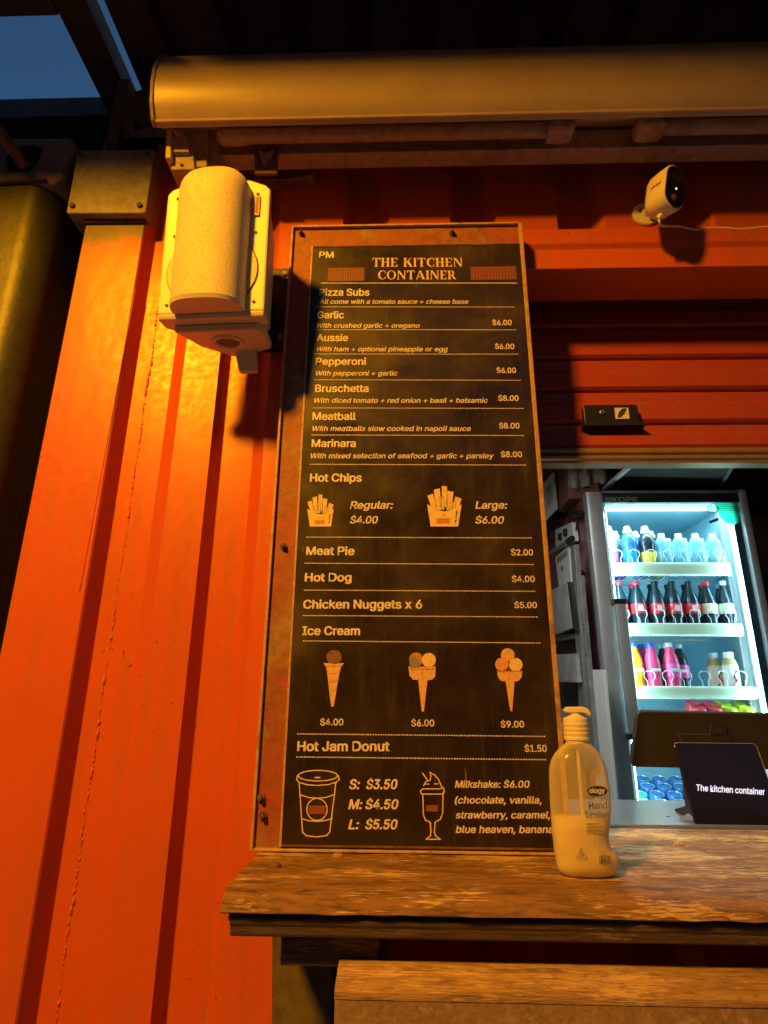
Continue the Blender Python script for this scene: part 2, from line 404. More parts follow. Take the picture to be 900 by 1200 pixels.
# grey bracket lumps over the casting
b = B(); b.prism_y([(-.752, 2.815), (-.60, 2.815), (-.585, 2.90), (-.62, 2.965), (-.66, 2.93), (-.705, 2.935), (-.735, 2.96)], .02, .07); b.go('top_gusset', 'galv', kc, bevel=.004)
b = B(); b.box(-.722, -.694, -.005, .05, 2.812, 3.07); b.go('top_strut', 'rust', kc)
b = B(Matrix.Translation((-.63, .0, 2.985)) @ Matrix.Rotation(pi/2, 4, 'X')); b.lathe([(.045, -.05), (.05, 0), (.048, .01)], 20); b.go('pipe_end', 'rust', kc, True)
# lintel, jamb, inside lining
z_lt, z_lb = at(700, 268, Y=-.01).z, at(700, 315, Y=-.01).z
b = B(); b.prism_x([(-.014, z_lt-.003), (-.017, z_lt-.012), (-.017, z_lt-.045), (-.010, z_lt-.056), (-.012, z_lb), (.10, z_lb), (.10, z_lt)], .262, 2.6); b.go('lintel', 'red', kc, bevel=.002)
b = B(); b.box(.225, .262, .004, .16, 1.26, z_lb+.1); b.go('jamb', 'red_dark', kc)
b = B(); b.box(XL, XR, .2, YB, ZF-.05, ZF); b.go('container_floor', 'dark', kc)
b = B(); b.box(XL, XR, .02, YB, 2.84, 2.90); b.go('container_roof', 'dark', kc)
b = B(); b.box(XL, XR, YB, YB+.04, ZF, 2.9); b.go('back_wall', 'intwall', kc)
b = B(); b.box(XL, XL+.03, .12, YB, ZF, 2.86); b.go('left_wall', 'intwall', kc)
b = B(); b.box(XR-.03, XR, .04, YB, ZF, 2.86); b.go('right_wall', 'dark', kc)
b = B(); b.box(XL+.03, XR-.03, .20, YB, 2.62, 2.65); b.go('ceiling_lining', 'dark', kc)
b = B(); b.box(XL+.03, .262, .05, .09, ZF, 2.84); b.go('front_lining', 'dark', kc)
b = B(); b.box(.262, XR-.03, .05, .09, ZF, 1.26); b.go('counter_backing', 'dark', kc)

# ================================================================== green container at the left
gc = thing('green_container', 'dark green container corner with rounded edge, left of red container', 'shipping container', (-.82, 0, 0))
prof = [(-2.6, .0)]+[(-.895+.065*sin(a), .0+.07*(1-cos(a))) for a in [i*pi/2/10 for i in range(11)]]+[(-.83, 1.6), (-2.6, 1.6)]
b = B(); b.prism_z(prof, .3, 2.735); b.go('container_side', 'green', gc, True)
b = B(); b.prism_y([(-1.15, 2.745), (-.835, 2.735), (-.815, 2.75), (-.80, 2.86), (-.815, 2.885), (-1.15, 2.89)], .0, .20)
gcc = b.go('corner_casting', 'galv', gc, bevel=.01)
b = B(); b.box(-2.6, -.836, .205, 1.6, 2.736, 2.88); b.go('top_rail', 'green', gc)
b = B(); b.prism_y([(-.95, 2.775), (-.90, 2.775), (-.885, 2.80), (-.88, 2.845), (-.90, 2.855), (-.945, 2.85), (-.965, 2.82)], -.004, .002); b.go('casting_hole', 'black', gc)
b = B(); b.tube([(-1.3, -.004, 2.733), (-1.0, -.006, 2.738), (-.85, -.004, 2.742)], [.004, .007, .005], 6); b.go('rusty_edge', 'rust', gc, 'all')
p0, p1 = at(-15, 135, Y=-.10), at(30, 196, Y=-.02)
b = B(); b.tube([p0+(p0-p1)*1.5, p1], .013, 10); tag(b.go('diagonal_brace_rod', 'rust'), 'rusty diagonal rod leaning on the green container casting', 'rod')

# ================================================================== roof canopy overhead
RZ = 3.2
cp = thing('roof_canopy', 'dark steel roof canopy with beams above the awning', 'roof', (-.8, 0, 0))
def ribbed(x0, x1, y0, y1, z, name='roof_sheet', pitch=.165):
    pr = []; x = x0
    while x < x1:
        pr += [(x, z), (x+pitch*.62, z), (x+pitch*.70, z+.035), (x+pitch*.92, z+.035)]; x += pitch
    pr = [p for p in pr if p[0] < x1]+[(x1, z)]
    b = B(); b.sheet([(x, y0, zz) for x, zz in pr], (0, y1-y0, 0)); b.sheet([(x, y0, zz+.003) for x, zz in pr], (0, y1-y0, 0))
    return b.go(name, 'roofu', cp)
YE = -1.11
ribbed(-.73, 3.4, YE, 2.6, RZ)
ribbed(-3.2, -.77, YE, -.083, RZ+.004)
ribbed(-3.2, -.77, .19, 2.6, RZ+.004)
b = B(); b.box(-.852, -.770, -.14, .35, RZ-.012, RZ+.05); b.go('cross_beam', 'roofu', cp)
b = B(); b.box(-3.2, -.856, -.135, -.083, RZ-.012, RZ+.15); b.go('cross_beam', 'roofu', cp)  # beam with hidden upstand added on top to keep lamplight off the rear beam
b = B(); b.box(-3.2, -.856, .183, .26, RZ-.012, RZ+.06); b.go('cross_beam', 'roofu', cp)
b = B(); b.box(-.766, -.60, .120, .30, RZ-.015, RZ-.003); b.go('cross_beam', 'roofu', cp)
b = B(); b.box(-.79, -.76, .10, .13, 2.815, RZ-.012); b.go('canopy_post', 'rust', cp)
b = B(); b.box(-3.2, 3.4, YE-.004, YE, RZ-.004, RZ+.06); b.go('fascia', 'roofu', cp)
# three timber battens seen under the roof at right
for x in (.30, .95, 1.60):
    b = B(); b.box(x, x+.05, -.9, 1.2, RZ-.03, RZ-.002); b.go('purlin', 'roofu', cp)

# ================================================================== awning
aw = thing('awning', 'cream rolled-up awning cassette with folded arms above menu board', 'awning', (-.51, -.1, 2.7))
X0, X1 = -.515, 3.0
prof = [(-.168, 2.700), (-.180, 2.706), (-.197, 2.735), (-.207, 2.775), (-.207, 2.815), (-.198, 2.855), (-.180, 2.893), (-.150, 2.925), (-.110, 2.945), (-.045, 2.952), (-.045, 2.80), (-.10, 2.775), (-.160, 2.712)]
b = B(); b.prism_x(prof, X0+.004, X1); b.go('cassette', 'beige', aw, True)
b = B(); b.prism_x([(y*1.0+(-.0035 if y < -.1 else .003), z+(-.003 if z < 2.75 else .003)) for y, z in prof], X0-.004, X0+.0035); b.go('end_cap', 'beige_d', aw, bevel=.0015)
b = B(); b.tube([(X0+.006, -.1805, 2.7035), (X1, -.1805, 2.7035)], .0035, 6); b.go('lip_bead', 'beige', aw, True)
b = B(); b.prism_x([(-.085, 2.717), (-.085, 2.770), (-.045, 2.772), (-.045, 2.715)], at(255, 180, Y=-.085).x, X1); b.go('torsion_bar', 'beige_d', aw, bevel=.003)
ya = -.125; za = at(450, 156.5, Y=ya).z
xa0, xa1 = at(262, 158, Y=ya).x, at(655, 150, Y=ya).x
b = B(); b.tube([(xa0, ya, za), (xa1, ya, za)], .0155, 14); b.go('folding_arm', 'beige_d', aw, True)
b = B(); b.tube([(xa0-.012, ya, za), (xa0-.004, ya, za), (xa0+.03, ya, za), (xa0+.055, ya, za)], [.010, .0175, .0195, .0165], 14); b.go('arm_joint', 'beige_d', aw, True)
for s, xx in ((1, at(658, 152, Y=ya).x), (-1, at(757, 150, Y=ya).x)):
    b = B(); b.prism_y([(xx-s*.035, za-.018), (xx-s*.02, za+.01), (xx-s*.004, za+.028), (xx+s*.014, za+.026), (xx+s*.026, za+.006), (xx+s*.024, za-.016), (xx+s*.0, za-.022)], ya-.026, ya+.02)
    b.go('elbow_joint', 'beige_d', aw, bevel=.006)
xb = at(775, 150, Y=ya).x
b = B(); b.tube([(xb, ya, za), (X1, ya, za)], .0155, 14); b.go('folding_arm', 'beige_d', aw, True)
# left bracket block
for (xa, xb_, y0, y1, yy0, nm, mt) in ((195, 201, 146, 185, -.14, 'bracket_strap', 'beige'), (201, 219, 160, 178, -.135, 'bracket_block', 'beige_d'), (199, 226, 179, 199, -.125, 'bracket_foot', 'beige_d'),
                                       (219, 243, 150, 196, -.115, 'bracket_plate', 'beige_d'), (245, 258, 152, 194, -.10, 'bracket_plate', 'beige_d')):
    a = at(xa, y0, Y=yy0); c = at(xb_, y0, Y=yy0); d = at(xa, y1, Y=yy0)
    b = B(); b.prism_y([(a.x, a.z), (c.x, a.z), (c.x+.01, d.z), (a.x+.008, d.z)], yy0, -.03); b.go(nm, mt, aw, bevel=.003)
    b = B(Matrix.Translation(((a.x+c.x)/2+.005, yy0-.001, d.z+.012)) @ Matrix.Rotation(pi/2, 4, 'X')); b.lathe([(.0035, -.003), (.0035, .002), (.002, .003)], 8)
    if nm in ('bracket_foot',): b.go('screw', 'rust', aw)
    else: b.bm.free()
a, c, d = at(297, 172, Y=-.10), at(325, 172, Y=-.10), at(300, 201, Y=-.10)
b = B(); b.prism_y([(a.x, a.z), (c.x, a.z), (c.x+.004, d.z), (a.x+.006, d.z)], -.095, -.087); b.go('clamp_plate', 'rust', aw, bevel=.002)
b = B(); b.prism_y([(a.x+.012, a.z-.006), (a.x+.026, a.z-.018), (c.x-.008, a.z-.006), (c.x-.012, a.z-.03), (a.x+.028, d.z+.012), (a.x+.016, a.z-.026)], -.100, -.0955); b.go('peeled_patch', 'beige_d', aw, bevel=.001)
a, c = at(290, 212, Y=-.02), at(366, 206, Y=-.02)
b = B(); b.prism_y([(a.x, a.z-.006), (a.x, a.z+.008), (c.x-.06, a.z+.006), (c.x, c.z+.007), (c.x+.008, c.z), (c.x, c.z-.008), (c.x-.05, a.z-.008)], -.03, -.001); b.go('wall_strap', 'rust', aw, bevel=.002)

# ================================================================== loudspeaker
spc = at(251, 289, Y=-.205)
sp = thing('loudspeaker', 'cream wall-mounted loudspeaker with rounded grille and round port', 'loudspeaker')
MX = Matrix.Translation(spc) @ Matrix.Rotation(radians(-4), 4, 'Z') @ Matrix.Rotation(radians(7), 4, 'X') @ Matrix.Rotation(radians(1.0), 4, 'Y') @ Matrix.Diagonal((1, .86, .89, 1))
# local: x right, -y front, z up
def spk(): return B(MX)
b = spk(); b.prism_y([(-.100, -.150), (.102, -.150), (.102, .128), (.092, .140), (.060, .155), (-.058, .155), (-.090, .142), (-.100, .130)], 0, .014); b.go('baffle', 'white_pl', sp, bevel=.004)
fr = [(-.090, -.140), (.096, -.140), (.096, .122), (.055, .148), (-.055, .148), (-.090, .122)]
bk = [(-.045, -.120), (.075, -.120), (.075, .10), (.040, .12), (-.030, .12), (-.045, .10)]
b = spk(); b.hexa([(x, .014, z) for x, z in fr], [(x, .15, z) for x, z in bk]); b.go('cabinet', 'white_pl', sp, bevel=.006)
# bottom skirt and port plate
b = spk(); b.hexa([(-.100, .0, -.150), (.102, .0, -.150), (.102, .04, -.150), (.07, .075, -.150), (-.07, .075, -.150), (-.100, .04, -.150)], [(-.098, .004, -.160), (.100, .004, -.160), (.100, .04, -.160), (.068, .074, -.160), (-.068, .074, -.160), (-.098, .04, -.160)]); b.go('bottom_skirt', 'white_pl', sp, bevel=.002)
pp = [(-.078, .028), (.082, .028), (.094, .05), (.088, .12), (.03, .155), (.0, .155), (-.05, .10)]
b = spk(); b.hexa([(x, y, -.1605) for x, y in pp], [(x*.97, y, -.176) for x, y in pp]); b.go('port_plate', 'white_pl', sp, bevel=.003)
b = B(MX @ Matrix.Translation((.012, .078, -.177)))
b.lathe([(.022, .004), (.0225, -.001), (.025, -.004), (.030, -.004), (.032, -.001), (.032, .004)], 28, cap=False); b.go('port_ring', 'white_pl', sp, True)
b = B(MX @ Matrix.Translation((.012, .078, -.1775))); b.lathe([(.0225, 0), (.016, .0001), (.001, .0002)], 28); b.go('port_recess', mk_rusty('dusty_port', (.30, .25, .18), (.22, .17, .11), (.4, .33, .22), 40, .7), sp)
b = spk(); b.hexa([(.010, .118, -.168), (.052, .118, -.168), (.058, .125, -.225), (.022, .125, -.225)], [(.010, .145, -.168), (.052, .145, -.168), (.058, .14, -.225), (.022, .14, -.225)]); b.go('hanging_tab', 'white_pl', sp, bevel=.002)
# grille bulge
b = spk(); nA, nV = 24, 26; grid = []
for i in range(nV+1):
    v = i/nV; z = -.143+v*.313
    t = max(0, (z-.105)/.066); k = sqrt(max(0, 1-min(1, t)**2.2))
    R = .067*(.25+.75*k) if t > 0 else .067
    Hh = .062*max(.02, k)
    grid.append([b.v((R*(1 if cos(a) > 0 else -1)*abs(cos(a))**.72, -.002-Hh*abs(sin(a))**.8, z)) for a in [pi*j/nA for j in range(nA+1)]])
for i in range(nV):
    for j in range(nA): b.bm.faces.new([grid[i][j], grid[i][j+1], grid[i+1][j+1], grid[i+1][j]])
b.go('grille', 'grille', sp, 'all')
b = spk(); lo = [(.067*(1 if cos(a) > 0 else -1)*abs(cos(a))**.72, -.002-.062*abs(sin(a))**.8) for a in [pi*j/nA for j in range(nA+1)]]
b.hexa([(x*1.02, y*1.02, -.143) for x, y in lo], [(x, y*.96, -.151) for x, y in lo]); b.go('grille_rim', 'white_pl', sp)
for s in (-1, 1):   # woofer ears either side of the bulge
    b = spk(); arc = [(s*.0855*cos(a), -.058+.0855*sin(a)) for a in [radians(-47+94*k/14) for k in range(15)]]
    pl = [(s*.058, arc[0][1])]+arc+[(s*.058, arc[-1][1])]
    b.hexa([(x, -.0035, z) for x, z in pl], [(x, .002, z) for x, z in pl]); b.go('grille_ear', 'grille', sp)
    b = spk(); b.tube([(x*1.012, -.0012, -.058+(z+.058)*1.012) for x, z in arc], .0011, 5); b.go('ear_groove', 'rust', sp)
    for z in (.118, .028, -.130):
        b = B(MX @ Matrix.Translation((s*(.078 if z > -.1 else .082), -.0005, z)) @ Matrix.Rotation(pi/2, 4, 'X')); b.lathe([(.0032, -.002), (.0032, .0012), (.0018, .0016)], 8); b.go('screw', 'rust', sp)
b = spk(); b.box(.0735, .0835, -.0035, .0, .066, .112); bd = b.go('badge', 'badge_red', sp)
for k in range(7):
    b = spk(); b.box(.0763, .0808, -.0042, -.0032, .072+k*.0052, .0752+k*.0052); b.go('badge_print', 'ink', bd)
# black wall bracket of the speaker
br = thing('speaker_bracket', 'black steel wall bracket between loudspeaker and menu board', 'bracket')
b = B(); b.prism_y([(-.33, 2.262), (-.241, 2.262), (-.237, 2.268), (-.241, 2.448), (-.247, 2.456), (-.33, 2.456)], -.03, -.001); b.go('plate', 'black', br, bevel=.002)
b = B(); b.box(-.325, -.28, -.13, -.03, 2.31, 2.40); b.go('arm', 'black', br)
for z in (2.44, 2.28):
    b = B(Matrix.Translation((-.252, -.031, z)) @ Matrix.Rotation(pi/2, 4, 'X')); b.lathe([(.006, -.002), (.006, .003), (.003, .004)], 8); b.go('screw', 'galv', br)

# ================================================================== menu board
mb = thing('menu_board', 'tall rusty framed black menu board with white price list', 'menu board', (0, 0, 1.34))
bx0, bx1, bz0, bz1 = -.235, .2585, 1.3325, 2.5385
b = B(); b.box(bx0, bx1, -.056, -.002, bz0, bz1); b.go('backing_frame', 'frame', mb, bevel=.002)
rim = mk_rusty('brass_coloured_edge', (.50, .30, .12), (.55, .36, .16), (.30, .16, .07), 20, .45)
for (x0, x1, z0, z1) in ((bx0-.002, bx0+.003, bz0, bz1), (bx1-.006, bx1+.002, bz0, bz1), (bx0+.003, bx1-.006, bz1-.003, bz1+.002), (bx0+.003, bx1-.006, bz0, bz0+.004)):
    b = B(); b.box(x0, x1, -.063, -.004, z0, z1); b.go('edge_strip', rim, mb, bevel=.001)
ix0 = at(367, 290, Y=-.06).x; iz1 = at(450, 289, Y=-.06).z; ix1 = bx1-.007; iz0 = at(450, 991, Y=-.06).z
b = B(); b.box(ix0, ix1, -.0605, -.0555, iz0, iz1); b.go('menu_sheet', 'menu', mb)
for (x0, x1, z0, z1) in ((ix0-.0035, ix0, iz0-.003, iz1+.003), (ix0, ix1, iz1, iz1+.003), (ix0, ix1, iz0-.003, iz0)):
    b = B(); b.box(x0, x1, -.0618, -.0555, z0, z1); b.go('sheet_trim', rim if x0 < ix0 else 'rust', mb)
for px, py in ((353, 273), (530, 272.5), (332, 640), (305.5, 935), (308, 956)):
    p = at(px, py, Y=-.06)
    b = B(Matrix.Translation(p+Vector((0, .003, 0))) @ Matrix.Rotation(pi/2, 4, 'X')); b.lathe([(.0065, 0), (.0065, .003), (.0038, .003), (.0036, .010), (.002, .011)], 8); b.go('bolt', 'rust', mb, True)
TY = -.0612
def capref():
    c = bpy.data.curves.new('t', 'FONT'); c.body = 'H'; c.size = 1
    if FONT: c.font = FONT
    o = bpy.data.objects.new('t', c); COL.objects.link(o)
    dg = bpy.context.evaluated_depsgraph_get(); me = o.evaluated_get(dg).to_mesh(); h = max(v.co.y for v in me.vertices)
    bpy.data.objects.remove(o); return h
FONT = None
def capref2():
    global FONT
    import os
    try:
        fp = os.path.join(bpy.utils.system_resource('DATAFILES'), 'fonts', 'Inter.woff2')
        if os.path.exists(fp): FONT = bpy.data.fonts.load(fp)     # Blender's own bundled interface font
    except Exception: FONT = None
    return capref()
CAPH = capref2()
def text_mesh(body, bold=.02, ital=0, space=1.0):
    if FONT: return text_mesh2(body, bold, ital)
    return text_mesh1(body, bold, ital)
def text_mesh2(body, bold, ital):
    vs, fs = text_mesh1(body, 0, ital, raw=True)
    d = max(bold, 0)*1.15; V, F_ = [], []
    offs = [(0, 0), (-d, 0), (d, 0), (0, d*.7), (0, -d*.7), (-d*.7, d*.5), (d*.7, -d*.5), (d*.7, d*.5), (-d*.7, -d*.5)] if d > 0 else [(0, 0)]
    for k, (ox, oy) in enumerate(offs):
        n0 = len(V); V += [(x+ox, y+oy, k) for x, y in vs]; F_ += [tuple(i+n0 for i in f) for f in fs]
    x0 = min(v[0] for v in V); x1 = max(v[0] for v in V)
    return [((x-x0)/(x1-x0), y/CAPH, k) for x, y, k in V], F_
def text_mesh1(body, bold=.02, ital=0, space=1.0, raw=False):
    c = bpy.data.curves.new('t', 'FONT'); c.body = body; c.size = 1; c.offset = bold; c.space_character = space; c.resolution_u = 3
    if FONT: c.font = FONT
    o = bpy.data.objects.new('t', c); COL.objects.link(o)
    dg = bpy.context.evaluated_depsgraph_get(); me0 = o.evaluated_get(dg).to_mesh()
    vs = [(v.co.x+ital*v.co.y, v.co.y) for v in me0.vertices]; fs = [tuple(p.vertices) for p in me0.polygons]
    bpy.data.objects.remove(o)
    if raw: return vs, fs
    x0 = min(v[0] for v in vs); x1 = max(v[0] for v in vs)
    return [((x-x0)/(x1-x0), y/CAPH) for x, y in vs], fs
def NRM(U, V):
    n = U.cross(V).normalized(); return n if n.y > 0 else -n
def put_mesh(vs, fs, name, mat, parent, P, U, V):
    """vs in unit box -> P + x*U + y*V"""
    me = bpy.data.meshes.new(name); me.from_pydata([tuple(P+U*q[0]+V*q[1]-NRM(U, V)*(.00003*(q[2] if len(q) > 2 else 0))) for q in vs], [], fs); me.update()
    o = bpy.data.objects.new(name, me); COL.objects.link(o); me.materials.append(M[mat] if isinstance(mat, str) else mat); o.parent = parent
    p = parent
    while p is not None:
        if any(abs(c) > 1e-9 for c in p.location): o.matrix_parent_inverse = Matrix.Translation(-p.location)
        p = p.parent
    return o
def menu_text(body, x0, base, x1, cap, ital=0, mat='white_ink', bold=.022, name='lettering'):
    a = at(x0, base, Y=TY); c = at(x1, base, Y=TY); d = at(x0, base-cap, Y=TY)
    vs, fs = text_mesh(body, bold, ital)
    return put_mesh(vs, fs, name, mat, mb, a, Vector((c.x-a.x, 0, c.z-a.z)), Vector((0, 0, d.z-a.z)))
IT = .2
T = [('PM', 374, 302, 391, 7, 0), ('Pizza Subs', 374, 346.5, 433, 8, 0), ('All come with a tomato sauce + cheese base', 374, 356, 549, 5, IT),
 ('Garlic', 371.5, 373, 403, 8, 0), ('With crushed garlic + oregano', 371, 384, 492, 5, IT), ('$6.00', 577, 381, 600, 6, 0),
 ('Aussie', 371, 399.7, 408, 8, 0), ('With ham + optional pineapple or egg', 371, 411.7, 525, 5.2, IT), ('$6.00', 580, 409, 603, 6, 0),
 ('Pepperoni', 370, 427.5, 429, 8, 0), ('With pepperoni + garlic', 370, 440, 466, 5.3, IT), ('$6.00', 582, 437, 605, 6, 0),
 ('Bruschetta', 369, 459.3, 432, 8.3, 0), ('With diced tomato + red onion + basil + balsamic', 368, 472, 572, 5.4, IT), ('$8.00', 584, 469.7, 608, 6.2, 0),
 ('Meatball', 366, 492, 417, 8.5, 0), ('With meatballs slow cooked in napoli sauce', 366, 505, 552, 5.6, IT), ('$8.00', 585, 502, 609, 6.3, 0),
 ('Marinara', 365, 523.7, 417, 8.5, 0), ('With mixed selection of seafood + garlic + parsley', 364, 537, 579, 5.7, IT), ('$8.00', 587, 535.7, 612, 6.4, 0),
 ('Hot Chips', 363, 564.3, 424, 9, 0), ('Regular:', 410, 596, 461, 8.3, IT), ('$4.00', 410, 613.3, 443, 8.3, IT), ('Large:', 557, 596, 595, 8.3, IT), ('$6.00', 557, 613.5, 591, 8.3, IT),
 ('Meat Pie', 358.5, 650.2, 415.5, 9.3, 0), ('$2.00', 599, 650.8, 625, 7, 0), ('Hot Dog', 357, 681.2, 412, 9.3, 0), ('$4.00', 600, 682, 627, 7, 0),
 ('Chicken Nuggets x 6', 355, 713, 495, 9.8, 0), ('$5.00', 603, 712.6, 629.5, 7, 0), ('Ice Cream', 354, 744, 422, 9.8, 0),
 ('$4.00', 375, 850, 402.5, 7.6, 0), ('$6.00', 482, 851, 509, 7.6, 0), ('$9.00', 587, 852.5, 614.5, 7.6, 0),
 ('Hot Jam Donut', 348, 880, 456.5, 11, 0), ('$1.50', 615, 881, 641, 8, 0),
 ('S:', 409, 924.5, 422, 11, IT), ('$3.50', 429, 924.5, 466, 11, IT), ('M:', 408, 948, 425, 11, IT), ('$4.50', 428, 948, 467, 11, IT), ('L:', 408, 971.5, 421, 11, IT), ('$5.50', 428, 971.5, 466, 11, IT),
 ('Milkshake: $6.00', 533, 923, 621, 8, IT), ('(chocolate, vanilla,', 533, 941.5, 635, 8, IT), ('strawberry, caramel,', 534, 959, 645, 8, IT), ('blue heaven, banana', 534, 976, 649, 8.3, IT)]
for body, x0, ba, x1, cap, it in T:
    menu_text(body, x0, ba, x1, cap, it, bold=.016 if cap < 6 else (.021 if cap < 9 else .026))
# flared serif title built from strokes: unit cell height 1
def serif_letters():
    L = {}
    def R(x0, y0, x1, y1): return [(x0, y0), (x1, y0), (x1, y1), (x0, y1)]
    def stem(x, w=.2): return [[(x-.07, 0), (x+w+.07, 0), (x+w+.07, .04), (x+w, .12), (x+w, .88), (x+w+.07, .96), (x+w+.07, 1), (x-.07, 1), (x-.07, .96), (x, .88), (x, .12), (x-.07, .04)]]
    L['T'] = ([[(.26, .0), (.60, 0), (.60, .04), (.53, .12), (.53, .93), (.33, .93), (.33, .12), (.26, .04)], R(.02, .92, .84, 1), [(.02, .93), (.02, .72), (.06, .72), (.14, .93)], [(.84, .93), (.84, .72), (.80, .72), (.72, .93)]], .86)
    L['H'] = (stem(.09)+stem(.62)+[R(.28, .47, .63, .55)], .93)
    L['E'] = (stem(.09)+[R(.28, 0, .70, .08), R(.28, .92, .70, 1), R(.28, .47, .58, .55), [(.70, .07), (.70, .28), (.66, .28), (.58, .07)], [(.70, .93), (.70, .72), (.66, .72), (.58, .93)], [(.58, .38), (.58, .64), (.54, .55), (.54, .47)]], .76)
    L['K'] = (stem(.09)+[[(.29, .42), (.38, .42), (.74, .96), (.86, 1), (.58, 1), (.66, .96), (.29, .50)], [(.44, .58), (.58, .66), (.90, .04), (.96, 0), (.60, 0), (.68, .05), (.40, .50)]], .95)
    L['I'] = (stem(.09), .38)
    def arc(cx, cy, rx, ry, wx, wy, a0, a1, n=18):
        o = [(cx+rx*cos(a), cy+ry*sin(a)) for a in [radians(a0+(a1-a0)*k/n) for k in range(n+1)]]
        i = [(cx+wx[0]+(rx-wx[1])*cos(a), cy+(ry-wy)*sin(a)) for a in [radians(a0+(a1-a0)*k/n) for k in range(n+1)]]
        return [[o[k], o[k+1], i[k+1], i[k]] for k in range(n)]
    L['C'] = (arc(.50, .5, .46, .51, (.06, .16), .07, 50, 310)+[[(.74, .72), (.82, .66), (.84, .97), (.78, .93)], [(.74, .28), (.82, .30), (.84, .05), (.76, .08)]], .88)
    L['O'] = (arc(.52, .5, .49, .51, (0, .19), .06, 0, 360, 28), 1.04)
    L['N'] = ([[(.02, 0), (.28, 0), (.19, .08), (.19, .9), (.11, .9), (.11, .08)], [(.02, 1), (.30, 1), (.86, .12), (.86, 0), (.74, 0), (.12, .93)], [(.70, 1), (.96, 1), (.89, .93), (.89, .1), (.80, .1), (.80, .93)]], 1.0)
    L['A'] = ([[(.0, 0), (.28, 0), (.20, .07), (.48, .86), (.44, 1), (.10, .07)], [(.44, 1), (.58, 1), (.96, .06), (1.02, 0), (.60, 0), (.70, .07)], R(.24, .27, .68, .34)], 1.02)
    L['R'] = (stem(.09)+arc(.36, .73, .34, .27, (0, .18), .07, -90, 90, 12)+[R(.28, .93, .38, 1), R(.28, .46, .38, .53), [(.36, .47), (.56, .50), (.84, .05), (.94, 0), (.66, 0)]], .92)
    return L
SL = serif_letters()
def title(word, x0, base, x1, cap):
    vs, fs, x = [], [], 0
    for ch in word:
        if ch == ' ': x += .5; continue
        polys, w = SL[ch]
        for p in polys:
            n0 = len(vs); vs += [(x+a, b_) for a, b_ in p]; fs.append(tuple(range(n0, n0+len(p))))
        x += w+.06
    W_ = x-.06; vs = [(a/W_, b_) for a, b_ in vs]
    a = at(x0, base, Y=TY); c = at(x1, base, Y=TY); d = at(x0, base-cap, Y=TY)
    put_mesh(vs, fs, 'title_lettering', 'yellow_ink', mb, a, Vector((c.x-a.x, 0, c.z-a.z)), Vector((0, 0, d.z-a.z)))
title('THE KITCHEN', 436, 312.5, 542.5, 10.3); title('CONTAINER', 442.5, 327.3, 535, 10.3)
# two ribbed container emblems in the heading
for (x0, x1, y0, y1) in ((384, 427, 313.5, 329.5), (552, 604.5, 312, 328)):
    a, c = at(x0, y1, Y=TY), at(x1, y0, Y=TY); b = B(); b.box(a.x, c.x, TY, TY+.0006, a.z, c.z)
    e = b.go('container_emblem', 'red_ink', mb); nn = 15
    b = B()
    for k in range(nn):
        xx = a.x+(c.x-a.x)*(k+.3)/nn; b.box(xx, xx+.0011, TY-.0004, TY+.0002, a.z+.001, c.z-.001)
    o = b.go('emblem_rib', 'ink', e); o.matrix_parent_inverse = Matrix.Translation(-mb.location)
    for o in e.children: o.matrix_parent_inverse = Matrix()
# divider lines
DV = [(376, 331.7, 606, 331.7, 0), (370, 359.5, 604, 359.8, 1), (369, 386.3, 606, 386.5, 1), (368, 414.8, 608, 415, 1), (368, 445, 611, 445.6, 1), (367, 478, 614, 478.6, 1),
      (365, 509.7, 615, 510.4, 1), (363, 544, 617, 545, 1), (359, 629.4, 624, 630.4, 1), (357, 660, 626, 661.5, 1), (356, 691.5, 628, 693, 1), (355, 721.3, 631, 723, 1), (355, 751, 634, 753.5, 1),
      (348, 860, 640, 863, 1), (347, 887, 641, 890.3, 1)]
for x0, y0, x1, y1, dot in DV:
    a, c = at(x0, y0, Y=TY), at(x1, y1, Y=TY); n_ = 95 if dot else 1; vs, fs = [], []
    for k in range(n_):
        q0 = k/n_; q1 = (k+.66)/n_ if dot else 1; i = len(vs)
        vs += [(q0, -1), (q1, -1), (q1, 1), (q0, 1)]; fs.append((i, i+1, i+2, i+3))
    put_mesh(vs, fs, 'divider_line', 'white_ink', mb, a, c-a, Vector((0, 0, .0009)))
# icons : polygons in photograph pixels laid on the sheet
def icon(name, polys, parent=None, mat='yellow_ink', lift=0.0):
    vs, fs = [], []
    st_ = min(.00004, .0002/max(1, len(polys)))
    for n_, p in enumerate(polys):
        i = len(vs); vs += [tuple(at(x, y, Y=TY-lift-st_*n_)) for x, y in p]; fs.append(tuple(range(i, i+len(p))))
    me = bpy.data.meshes.new(name); me.from_pydata(vs, [], fs); o = bpy.data.objects.new(name, me); COL.objects.link(o)
    me.materials.append(M[mat]); o.parent = parent or mb
    o.matrix_parent_inverse = Matrix.Translation(-mb.location) if parent is None else Matrix()
    return o
def stroke(pts, w=1.1, closed=False):
    out = []; n_ = len(pts); rng = range(n_ if closed else n_-1)
    for i in rng:
        (x0, y0), (x1, y1) = pts[i], pts[(i+1) % n_]; L = math.hypot(x1-x0, y1-y0) or 1
        dx, dy = (x1-x0)/L*w*.5, (y1-y0)/L*w*.5
        out.append([(x0-dx-dy, y0-dy+dx), (x1+dx-dy, y1+dy+dx), (x1+dx+dy, y1+dy-dx), (x0-dx+dy, y0-dy-dx)])
    return out
def ell(cx, cy, rx, ry, a0=0, a1=360, n=24): return [(cx+rx*cos(radians(a0+(a1-a0)*k/n)), cy+ry*sin(radians(a0+(a1-a0)*k/n))) for k in range(n+(0 if a1-a0 == 360 else 1))]
